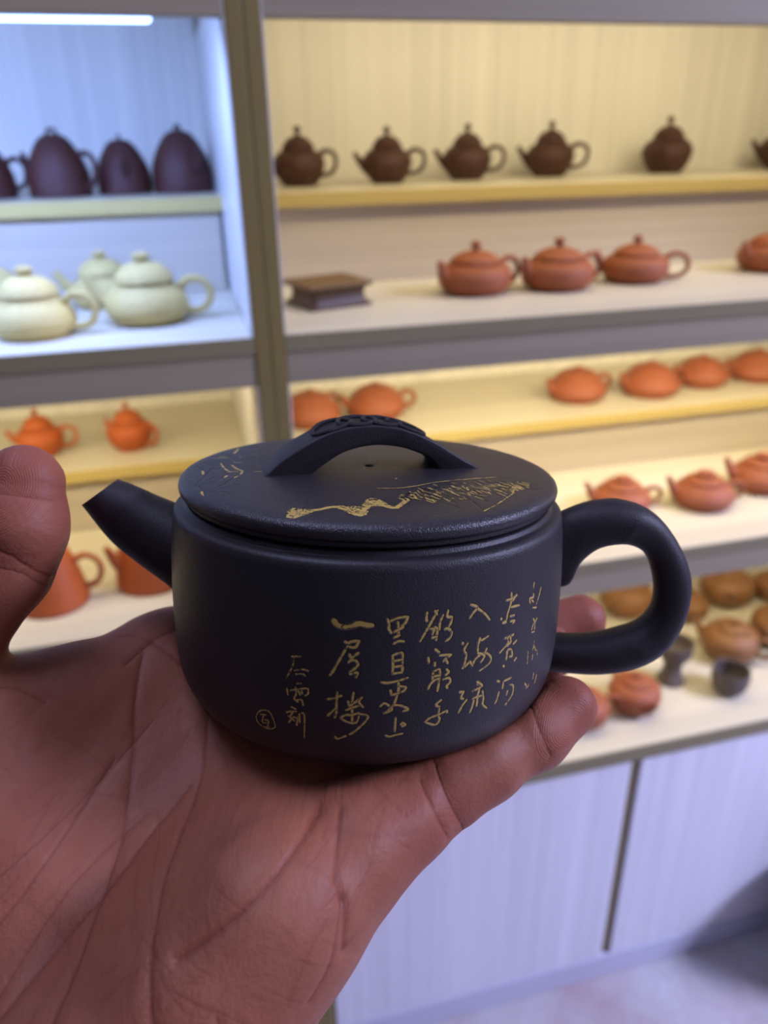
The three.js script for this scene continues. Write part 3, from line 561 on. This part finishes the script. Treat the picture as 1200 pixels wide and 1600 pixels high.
  // four linked rings lying on the crown of the bridge; each is bent to the arch
  const yTop = (x) => { let best = tp[0]; for (const p2 of tp) if (Math.abs(p2.x - x) < Math.abs(best.x - x)) best = p2; let i = tp.indexOf(best); i = Math.min(Math.max(i, 1), tp.length - 2); const a = tp[i - 1], b = tp[i + 1]; return a.y + (b.y - a.y) * (x - a.x) / (b.x - a.x); };
  const rings = [];
  [-0.0104, -0.0036, 0.0032, 0.0098].forEach((cx, i) => {
    const r = 0.0051, pts = [];
    for (let k = 0; k < 40; k++) { const a = k / 40 * Math.PI * 2, x = cx + Math.cos(a) * r, z = Math.sin(a) * r * 1.15; pts.push(new THREE.Vector3(x, yTop(x) + 0.0004 + (Math.sin(a * 2 + i) * 0.00012), z)); }
    rings.push(new THREE.TubeGeometry(new THREE.CatmullRomCurve3(pts, true), 80, 0.00062, 8, true).rotateY(turnKnob));
  });
  part('ring_relief', mergeGeometries(rings), inkstone, lid, 'row of four linked rings in relief');

  // spout: oval cone with an obliquely cut mouth
  {
    const ring = 72, segs2 = 60, pos = [], idx = [], uv2 = [];
    const upper = new THREE.CatmullRomCurve3([[-0.0480, 0.0490], [-0.0533, 0.0516], [-0.0593, 0.0542], [-0.0635, 0.0563], [-0.0692, 0.0585]].map(([x, y]) => new THREE.Vector3(x, y, 0)));
    const lower = new THREE.CatmullRomCurve3([[-0.0480, 0.0225], [-0.0562, 0.0291], [-0.0633, 0.0344], [-0.0710, 0.0409], [-0.0788, 0.0516]].map(([x, y]) => new THREE.Vector3(x, y, 0)));
    const put = (a, b, wide, k, inner) => {
      const c = Math.cos(k), s = Math.sin(k), mx = (a.x + b.x) / 2, my = (a.y + b.y) / 2, f = inner;
      pos.push(mx + (a.x - b.x) / 2 * c * f, my + (a.y - b.y) / 2 * c * f, s * wide * f);
    };
    const rowsOf = [];
    for (let i = 0; i <= segs2; i++) rowsOf.push([i / segs2, 1, 0]);
    rowsOf.push([1, 0.93, 0.0003], [1, 0.84, 0.0001], [0.9, 0.72, 0], [0.5, 0.6, 0]);
    rowsOf.forEach(([t, f], i) => {
      const a = upper.getPoint(t), b = lower.getPoint(t), wide = 0.0125 * (1 - t) + 0.0062 * t;
      for (let k = 0; k <= ring; k++) { put(a, b, wide, k / ring * Math.PI * 2, f); uv2.push(t * 0.04, k / ring * 0.05); }
    });
    const w = ring + 1;
    for (let i = 0; i + 1 < rowsOf.length; i++) for (let k = 0; k < ring; k++) idx.push(i * w + k, (i + 1) * w + k, i * w + k + 1, i * w + k + 1, (i + 1) * w + k, (i + 1) * w + k + 1);
    const sg = new THREE.BufferGeometry();
    sg.setAttribute('position', new THREE.Float32BufferAttribute(pos, 3)); sg.setAttribute('uv', new THREE.Float32BufferAttribute(uv2, 2)); sg.setIndex(idx); sg.computeVertexNormals();
    part('spout', creased(sg, 1.0), inkstone, pot);
  }
  // handle: a round ear that starts from a flat tab
  {
    const outerPts = [[0.0500, 0.0500], [0.0540, 0.0522], [0.0607, 0.0549], [0.0694, 0.0558], [0.0786, 0.0525], [0.0869, 0.0433], [0.0915, 0.0328], [0.0915, 0.0220], [0.0872, 0.0117], [0.0804, 0.0064], [0.0694, 0.0034], [0.0561, 0.0036], [0.0480, 0.0046]];
    const innerPts = [[0.0500, 0.0300], [0.0566, 0.0309], [0.0588, 0.0370], [0.0637, 0.0419], [0.0716, 0.0433], [0.0773, 0.0408], [0.0809, 0.0336], [0.0818, 0.0257], [0.0788, 0.0197], [0.0718, 0.0165], [0.0645, 0.0149], [0.0561, 0.0148], [0.0480, 0.0150]];
    const oc = new THREE.CatmullRomCurve3(outerPts.map(([x, y]) => new THREE.Vector3(x, y, 0))), ic = new THREE.CatmullRomCurve3(innerPts.map(([x, y]) => new THREE.Vector3(x, y, 0)));
    const ring = 72, segs2 = 200, pos = [], idx = [], uv2 = [];
    for (let i = 0; i <= segs2; i++) {
      const t = i / segs2, a = oc.getPoint(t), b = ic.getPoint(t), mx = (a.x + b.x) / 2, my = (a.y + b.y) / 2;
      const th = a.distanceTo(b) / 2, wide = Math.min(0.0068, th * 1.05);
      for (let k = 0; k <= ring; k++) {
        const an = k / ring * Math.PI * 2, c = Math.cos(an), s = Math.sin(an), sq = Math.pow(Math.abs(c), 0.9) * Math.sign(c), ss = Math.pow(Math.abs(s), 0.9) * Math.sign(s);
        pos.push(mx + (a.x - b.x) / 2 * sq, my + (a.y - b.y) / 2 * sq, ss * wide); uv2.push(t * 0.15, k / ring * 0.035);
      }
    }
    const w = ring + 1;
    for (let i = 0; i < segs2; i++) for (let k = 0; k < ring; k++) idx.push(i * w + k, i * w + k + 1, (i + 1) * w + k, i * w + k + 1, (i + 1) * w + k + 1, (i + 1) * w + k);
    const hg = new THREE.BufferGeometry();
    hg.setAttribute('position', new THREE.Float32BufferAttribute(pos, 3)); hg.setAttribute('uv', new THREE.Float32BufferAttribute(uv2, 2)); hg.setIndex(idx); hg.computeVertexNormals();
    part('handle', hg, inkstone, pot);
  }
}

// ---------------------------------------------------------------- the hand
// joints in metres from the middle of the teapot's base, [x, y, z, radius]
const HAND_TURN = new THREE.Quaternion(-0.22124826, -0.12095732, -0.03684819, 0.96698539);
const JOINTS = {
  palm: [
    [[-0.1034, -0.0097, 0.0327, 0.0135], [-0.0811, -0.0028, 0.0157, 0.0137], [-0.0584, 0.0027, -0.0043, 0.0137], [-0.0286, -0.0092, -0.0123, 0.0125]],
    [[-0.0932, -0.0745, 0.0427, 0.0200], [-0.0672, -0.0148, 0.0097, 0.0145], [-0.0589, 0.0000, -0.0063, 0.0125]],
    [[-0.0825, -0.0785, 0.0457, 0.0200], [-0.0190, -0.0168, 0.0027, 0.0125]],
    [[-0.0662, -0.0801, 0.0557, 0.0200], [-0.0073, -0.0253, 0.0257, 0.0118]],
    [[-0.0537, -0.0790, 0.0627, 0.0200], [0.0001, -0.0299, 0.0477, 0.0116]],
    [[-0.0204, -0.0378, 0.0617, 0.0180], [-0.0404, -0.0637, 0.0707, 0.0200]],
    [[-0.0932, -0.0745, 0.0427, 0.0210], [-0.0537, -0.0790, 0.0627, 0.0210]],
    [[-0.0832, -0.0462, 0.0377, 0.0200], [-0.1059, -0.0057, 0.0297, 0.0145]],
    [[-0.0738, -0.0469, 0.0297, 0.0170], [-0.0394, -0.0147, 0.0037, 0.0135]],
    [[-0.0396, -0.0502, 0.0477, 0.0170], [-0.0189, -0.0257, 0.0197, 0.0128]],
    [[-0.0946, -0.0876, 0.0457, 0.0230], [-0.0945, -0.0978, 0.0677, 0.0260]],
    [[-0.0573, -0.0844, 0.0677, 0.0220], [-0.0646, -0.0923, 0.0877, 0.0250]],
    [[-0.0807, -0.0911, 0.0597, 0.0255], [-0.1497, -0.1623, 0.1167, 0.0310]]],
  thumb: [
    [[-0.1141, -0.0115, 0.0297, 0.0140], [-0.1045, 0.0149, 0.0307, 0.0104], [-0.0912, 0.0335, 0.0317, 0.0107], [-0.0875, 0.0451, 0.0327, 0.0117], [-0.0859, 0.0558, 0.0327, 0.0098]]],
  front: [
    [[-0.0007, -0.0295, 0.0477, 0.0118], [0.0090, -0.0256, 0.0417, 0.0110], [0.0214, -0.0194, 0.0337, 0.0103], [0.0303, -0.0156, 0.0297, 0.0098], [0.0447, -0.0110, 0.0217, 0.0090], [0.0554, -0.0053, 0.0157, 0.0084]]],
  second: [
    [[-0.0083, -0.0255, 0.0227, 0.0115], [0.0071, -0.0193, 0.0097, 0.0105], [0.0321, -0.0110, -0.0023, 0.0095], [0.0524, -0.0040, -0.0103, 0.0085]]],
  third: [
    [[-0.0172, -0.0168, 0.0027, 0.0125], [0.0053, -0.0112, -0.0123, 0.0105], [0.0347, -0.0063, -0.0243, 0.0095], [0.0615, 0.0014, -0.0303, 0.0085]]],
  fourth: [
    [[-0.0266, -0.0102, -0.0123, 0.0125], [0.0032, -0.0048, -0.0273, 0.0108], [0.0363, -0.0018, -0.0383, 0.0100], [0.0619, 0.0057, -0.0443, 0.0094], [0.0753, 0.0105, -0.0453, 0.0088]]],
};
// creases of the palm and fingers: depth and width in millimetres, then points
const CREASES = [
  [1.00, 0.55, [-0.0612, 0.0094, -0.0604, -0.0042, -0.0587, -0.0195, -0.0575, -0.0315, -0.0587, -0.0468, -0.0609, -0.0605, -0.0621, -0.0775]],
  [1.00, 0.50, [-0.0426, -0.0032, -0.0414, -0.0162, -0.0417, -0.0308, -0.0385, -0.0438, -0.0344, -0.0552, -0.0296, -0.0649, -0.0255, -0.0746]],
  [0.90, 0.35, [-0.0635, -0.0146, -0.0737, -0.0343, -0.0856, -0.0501]],
  [0.90, 0.35, [-0.0439, -0.0206, -0.0601, -0.0398, -0.0755, -0.0575]],
  [1.30, 0.50, [-0.0093, -0.0183, -0.0178, -0.0255, -0.0255, -0.0317, -0.0347, -0.0375]],
  [1.10, 0.90, [-0.0046, -0.0180, -0.0043, -0.0269, -0.0024, -0.0335, -0.0027, -0.0409]],
  [0.70, 0.45, [0.0173, -0.0114, 0.0195, -0.0169, 0.0235, -0.0256, 0.0246, -0.0288]],
  [0.70, 0.35, [0.0140, -0.0146, 0.0167, -0.0201, 0.0203, -0.0280]],
  [0.70, 0.30, [0.0439, -0.0029, 0.0452, -0.0079, 0.0479, -0.0137]],
  [0.80, 0.60, [-0.0906, 0.0409, -0.0875, 0.0397, -0.0832, 0.0371, -0.0779, 0.0310, -0.0752, 0.0286]],
  [0.60, 0.35, [-0.0906, 0.0360, -0.0829, 0.0337, -0.0795, 0.0289]],
  [0.60, 0.25, [-0.0906, 0.0533, -0.0814, 0.0524, -0.0767, 0.0515]],
  [0.80, 0.35, [-0.0645, 0.0075, -0.0591, 0.0129, -0.0528, 0.0156]],
  [0.70, 0.30, [-0.0995, 0.0041, -0.0890, 0.0050, -0.0803, 0.0006]],
  [0.70, 0.30, [-0.0696, 0.0137, -0.0596, 0.0121, -0.0446, 0.0004]],
  [0.80, 0.35, [-0.0258, -0.0461, -0.0230, -0.0560, -0.0209, -0.0616]],
  [0.70, 0.30, [-0.0029, -0.0307, -0.0052, -0.0412, -0.0097, -0.0487]],
  [0.70, 0.25, [-0.0532, -0.0256, -0.0658, -0.0367, -0.0801, -0.0620]],
  [0.60, 0.20, [-0.0556, -0.0067, -0.0706, -0.0240, -0.0832, -0.0351]],
];
function skinMesh() {
  const toPot = HELD.turn.clone().invert().multiply(HAND_TURN);
  const m = new THREE.Matrix4().makeRotationFromQuaternion(toPot).elements;
  const wall = [[0, 0.0004], ...WALL, [0.0505, 0.0555], [0, 0.0760]];
  function potField(x, y, z) {                 // signed distance to the closed teapot body
    const X = m[0] * x + m[4] * y + m[8] * z, Yy = m[1] * x + m[5] * y + m[9] * z, Z = m[2] * x + m[6] * y + m[10] * z;
    const r = Math.hypot(X, Z);
    let d2 = 1e9, inside = true;
    for (let i = 0; i + 1 < wall.length; i++) {
      const [ax, ay] = wall[i], [bx, by] = wall[i + 1], ex = bx - ax, ey = by - ay, wx = r - ax, wy = Yy - ay;
      const t = Math.max(0, Math.min(1, (wx * ex + wy * ey) / (ex * ex + ey * ey))), dx = wx - ex * t, dy = wy - ey * t;
      d2 = Math.min(d2, dx * dx + dy * dy);
      if (ex * wy - ey * wx < 0) inside = false;
    }
    return inside ? -Math.sqrt(d2) : Math.sqrt(d2);
  }
  function cone(x, y, z, a, b) {               // rounded cone between two joints
    const bx = b[0] - a[0], by = b[1] - a[1], bz = b[2] - a[2], px = x - a[0], py = y - a[1], pz = z - a[2];
    const t = Math.max(0, Math.min(1, (px * bx + py * by + pz * bz) / (bx * bx + by * by + bz * bz)));
    return Math.hypot(px - bx * t, py - by * t, pz - bz * t) - (a[3] + (b[3] - a[3]) * t);
  }
  const smin = (a, b, k) => { const h = Math.max(k - Math.abs(a - b), 0) / k; return Math.min(a, b) - h * h * k / 4; };
  const chain = (x, y, z, pts, k) => { let d = 1e9; for (let i = 0; i + 1 < pts.length; i++) { const c = cone(x, y, z, pts[i], pts[i + 1]); d = i ? smin(d, c, k) : c; } return d; };
  function field(x, y, z) {
    let palm = 1e9;
    for (const c of JOINTS.palm) { const d = chain(x, y, z, c, 0.006); palm = palm > 1e8 ? d : smin(palm, d, 0.018); }
    let d = palm;
    let fingers = 1e9;
    for (const n of ['front', 'second', 'third', 'fourth']) { const c = chain(x, y, z, JOINTS[n][0], 0.004); fingers = fingers > 1e8 ? c : smin(fingers, c, 0.0012); }
    d = smin(d, fingers, 0.007);
    d = smin(d, chain(x, y, z, JOINTS.thumb[0], 0.004), 0.005);
    const p = -(potField(x, y, z) - 0.0002);
    const h = Math.max(0.0016 - Math.abs(d - p), 0) / 0.0016;
    return Math.max(d, p) + h * h * 0.0016 / 4;
  }
  // surface nets over the hand's box
  const cell = 0.00105, lo = [1e9, 1e9, 1e9], hi = [-1e9, -1e9, -1e9];
  for (const k of Object.keys(JOINTS)) for (const c of JOINTS[k]) for (const p of c) for (let i = 0; i < 3; i++) { lo[i] = Math.min(lo[i], p[i] - p[3] - 0.006); hi[i] = Math.max(hi[i], p[i] + p[3] + 0.006); }
  const n = [0, 1, 2].map((i) => Math.ceil((hi[i] - lo[i]) / cell / 6) * 6 + 1);
  const F = new Float32Array(n[0] * n[1] * n[2]).fill(1), at = (i, j, k) => (k * n[1] + j) * n[0] + i;
  const step = 6, reach = cell * step * 0.9;
  for (let k = 0; k < n[2] - 1; k += step) for (let j = 0; j < n[1] - 1; j += step) for (let i = 0; i < n[0] - 1; i += step) {
    const c = field(lo[0] + (i + step / 2) * cell, lo[1] + (j + step / 2) * cell, lo[2] + (k + step / 2) * cell);
    const near = Math.abs(c) < reach + 0.006;
    for (let c2 = 0; c2 <= step; c2++) for (let b = 0; b <= step; b++) for (let a = 0; a <= step; a++) {
      const at2 = at(i + a, j + b, k + c2);
      if (!near) { if (F[at2] === 1) F[at2] = c; } else F[at2] = field(lo[0] + (i + a) * cell, lo[1] + (j + b) * cell, lo[2] + (k + c2) * cell);
    }
  }
  const ids = new Int32Array(F.length).fill(-1), pos = [], idx = [];
  const corner = [[0, 0, 0], [1, 0, 0], [0, 1, 0], [1, 1, 0], [0, 0, 1], [1, 0, 1], [0, 1, 1], [1, 1, 1]], edges = [[0, 1], [0, 2], [0, 4], [1, 3], [1, 5], [2, 3], [2, 6], [3, 7], [4, 5], [4, 6], [5, 7], [6, 7]];
  for (let k = 0; k + 1 < n[2]; k++) for (let j = 0; j + 1 < n[1]; j++) for (let i = 0; i + 1 < n[0]; i++) {
    const v = corner.map(([a, b, c]) => F[at(i + a, j + b, k + c)]);
    let neg = 0; for (const q2 of v) if (q2 < 0) neg++;
    if (neg === 0 || neg === 8) continue;
    let x = 0, y = 0, z = 0, m2 = 0;
    for (const [a, b] of edges) if ((v[a] < 0) !== (v[b] < 0)) {
      const t = v[a] / (v[a] - v[b]), A = corner[a], B = corner[b];
      x += A[0] + (B[0] - A[0]) * t; y += A[1] + (B[1] - A[1]) * t; z += A[2] + (B[2] - A[2]) * t; m2++;
    }
    ids[at(i, j, k)] = pos.length / 3;
    pos.push(lo[0] + (i + x / m2) * cell, lo[1] + (j + y / m2) * cell, lo[2] + (k + z / m2) * cell);
  }
  const quad = (a, b, c, d, flip) => { if (a < 0 || b < 0 || c < 0 || d < 0) return; if (flip) idx.push(a, c, b, a, d, c); else idx.push(a, b, c, a, c, d); };
  for (let k = 1; k + 1 < n[2]; k++) for (let j = 1; j + 1 < n[1]; j++) for (let i = 1; i + 1 < n[0]; i++) {
    const s = F[at(i, j, k)] < 0;
    if (s !== F[at(i + 1, j, k)] < 0) quad(ids[at(i, j - 1, k - 1)], ids[at(i, j, k - 1)], ids[at(i, j, k)], ids[at(i, j - 1, k)], !s);
    if (s !== F[at(i, j + 1, k)] < 0) quad(ids[at(i - 1, j, k - 1)], ids[at(i - 1, j, k)], ids[at(i, j, k)], ids[at(i, j, k - 1)], !s);
    if (s !== F[at(i, j, k + 1)] < 0) quad(ids[at(i - 1, j - 1, k)], ids[at(i, j - 1, k)], ids[at(i, j, k)], ids[at(i - 1, j, k)], !s);
  }
  // creases press into the skin of the palm side; the skin texture tints them redder and paints in their shade
  const cr = CREASES.map(([depth, width, p]) => { const pts = []; for (let i = 0; i < p.length; i += 2) pts.push([p[i], p[i + 1]]); const l = pts.length > 2 ? smoothLine(pts, 6) : pts; let x0 = 1e9, x1 = -1e9, y0 = 1e9, y1 = -1e9; for (const [x, y] of l) { x0 = Math.min(x0, x); x1 = Math.max(x1, x); y0 = Math.min(y0, y); y1 = Math.max(y1, y); } return { depth: depth / 1000, width: width / 1000, l, box: [x0 - 0.005, x1 + 0.005, y0 - 0.005, y1 + 0.005] }; });
  const e = 0.0006, col = [], uv = [];
  const tips = ['front', 'second', 'third', 'fourth', 'thumb'].map((k) => JOINTS[k][0].at(-1));
  const P = Float32Array.from(pos);
  for (let i = 0; i < P.length; i += 3) {
    let x = P[i], y = P[i + 1], z = P[i + 2];
    const gx = field(x + e, y, z) - field(x - e, y, z), gy = field(x, y + e, z) - field(x, y - e, z), gz = field(x, y, z + e) - field(x, y, z - e), gl = Math.hypot(gx, gy, gz) || 1;
    const f0 = field(x, y, z); x -= gx / gl * f0 * 0.9; y -= gy / gl * f0 * 0.9; z -= gz / gl * f0 * 0.9;
    let sink = 0;
    if (gz / gl > -0.15) for (const c of cr) {
      if (x < c.box[0] || x > c.box[1] || y < c.box[2] || y > c.box[3]) continue;
      let d2 = 1e9;
      for (let k = 0; k + 1 < c.l.length; k++) {
        const [ax, ay] = c.l[k], [bx, by] = c.l[k + 1], ex = bx - ax, ey = by - ay, t = Math.max(0, Math.min(1, ((x - ax) * ex + (y - ay) * ey) / (ex * ex + ey * ey + 1e-12)));
        d2 = Math.min(d2, (x - ax - ex * t) ** 2 + (y - ay - ey * t) ** 2);
      }
      const s = Math.exp(-d2 / (c.width * c.width)), soft = Math.exp(-d2 / (c.width * c.width * 9));
      sink += c.depth * (s * 0.32 + soft * 0.25);
    }
    // shallow unevenness of the flesh
    const lump = (Math.sin(x * 190 + y * 90) * Math.sin(y * 170 - z * 120) * 0.00028 + Math.sin(x * 420 - y * 310 + 1.3) * Math.sin(z * 380 + y * 260) * 0.00012);
    P[i] = x + gx / gl * (lump - sink); P[i + 1] = y + gy / gl * (lump - sink); P[i + 2] = z + gz / gl * (lump - sink);
    let tip = 0; for (const t of tips) tip = Math.max(tip, Math.exp(-((x - t[0]) ** 2 + (y - t[1]) ** 2 + (z - t[2]) ** 2) / 0.0004));
    const warm = tip * 0.8;
    col.push(1, 1 - 0.22 * warm, 1 - 0.16 * warm);
    uv.push((x + 0.16) / 0.26, (y + 0.20) / 0.26);
  }
  const g = new THREE.BufferGeometry();
  g.setAttribute('position', new THREE.BufferAttribute(P, 3)); g.setAttribute('color', new THREE.Float32BufferAttribute(col, 3)); g.setAttribute('uv', new THREE.Float32BufferAttribute(uv, 2));
  g.setIndex(idx); g.computeVertexNormals();
  console.log('hand vertices', P.length / 3, 'triangles', idx.length / 3);
  return g;
}
// skin: mottled tone, folds and fine lines, drawn at 0.13 mm over the palm side
function skinMaterial() {
  const W = 2048, per = W / 0.26, X = (x) => (x + 0.16) * per, Yc = (y) => (0.06 - y) * per;
  const make = () => { const c = document.createElement('canvas'); c.width = c.height = W; return [c, c.getContext('2d')]; };
  const [cc, kc] = make(), [rc, kr] = make();
  for (const [k, fn] of [[kc, (x, y) => {
    const a = value(x / 230, y / 230, 4096, 21) * 0.45 + value(x / 80, y / 80, 4096, 22) * 0.3 + value(x / 14, y / 14, 4096, 23) * 0.25;
    return [244 + (a - 0.5) * 22, 232 + (a - 0.5) * 56, 232 + (a - 0.5) * 50];
  }], [kr, (x, y) => { const v = 150 + value(x / 4, y / 4, 4096, 24) * 26 + value(x / 9, y / 11, 4096, 25) * 26; return [v, v, v]; }]]) {
    const img = k.getImageData(0, 0, W, W), d = img.data;
    for (let y = 0; y < W; y++) for (let x = 0; x < W; x++) { const c = fn(x, y), i = (y * W + x) * 4; d[i] = c[0]; d[i + 1] = c[1]; d[i + 2] = c[2]; d[i + 3] = 255; }
    k.putImageData(img, 0, 0); k.lineCap = k.lineJoin = 'round';
  }
  const line = (pts, w, tone, relief) => {  // tint mixes fold redness with crease shade painted into the colour
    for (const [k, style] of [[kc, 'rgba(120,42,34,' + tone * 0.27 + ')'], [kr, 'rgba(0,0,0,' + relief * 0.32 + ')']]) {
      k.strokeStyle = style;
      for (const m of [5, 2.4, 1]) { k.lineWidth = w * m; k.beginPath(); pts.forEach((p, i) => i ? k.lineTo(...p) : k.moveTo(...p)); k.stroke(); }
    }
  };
  // the palm is crossed by fine lines along it and across it
  for (let i = 0; i < 420; i++) {
    const x = -0.135 + rnd() * 0.14, y = -0.135 + rnd() * 0.13, a = (rnd() < 0.62 ? 0.98 : -0.55) + (rnd() - 0.5) * 0.7, L = 0.003 + rnd() * rnd() * 0.022, pts = [];
    let dir = a; for (let t = 0, px = x, py = y; t < 6; t++) { pts.push([X(px), Yc(py)]); dir += (rnd() - 0.5) * 0.25; px += Math.cos(dir) * L / 5; py += Math.sin(dir) * L / 5; }
    line(pts, 1.2 + rnd() * 1.4, 0.05 + rnd() * 0.07, 0.05 + rnd() * 0.12);
  }
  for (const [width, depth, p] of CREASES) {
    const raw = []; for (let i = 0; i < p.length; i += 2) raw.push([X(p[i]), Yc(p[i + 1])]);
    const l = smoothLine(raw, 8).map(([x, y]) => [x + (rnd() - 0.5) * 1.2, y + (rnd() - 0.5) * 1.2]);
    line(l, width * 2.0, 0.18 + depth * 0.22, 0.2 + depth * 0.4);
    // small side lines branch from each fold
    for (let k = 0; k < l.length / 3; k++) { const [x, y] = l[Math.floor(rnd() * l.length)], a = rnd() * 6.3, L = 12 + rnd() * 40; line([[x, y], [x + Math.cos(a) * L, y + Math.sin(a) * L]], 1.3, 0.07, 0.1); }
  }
  // ridges of the finger pads
  for (const k of ['front', 'thumb']) {
    const t = JOINTS[k][0].at(-1), cx = X(t[0] - 0.001), cy = Yc(t[1] - 0.001);
    for (let r = 5; r < 70; r += 4) { kr.strokeStyle = 'rgba(20,20,20,0.16)'; kr.lineWidth = 1.7; kr.beginPath(); kr.ellipse(cx, cy, r, r * 1.35, k === 'front' ? 0.95 : 0.1, 0, 7); kr.stroke(); }
  }
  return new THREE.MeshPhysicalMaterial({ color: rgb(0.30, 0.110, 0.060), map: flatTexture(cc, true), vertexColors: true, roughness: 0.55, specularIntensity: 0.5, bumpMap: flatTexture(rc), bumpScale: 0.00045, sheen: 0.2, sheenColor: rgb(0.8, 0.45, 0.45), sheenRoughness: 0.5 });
}
const skin = skinMaterial();
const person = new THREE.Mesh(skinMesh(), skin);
person.name = 'person'; person.position.copy(HELD.position); person.quaternion.copy(HAND_TURN);
person.castShadow = person.receiveShadow = true;
tag(person, 'open palm-up hand in the foreground, thumb raised at left, fingers under the dark teapot', 'person');
scene.add(person);

renderer.render(scene, camera);
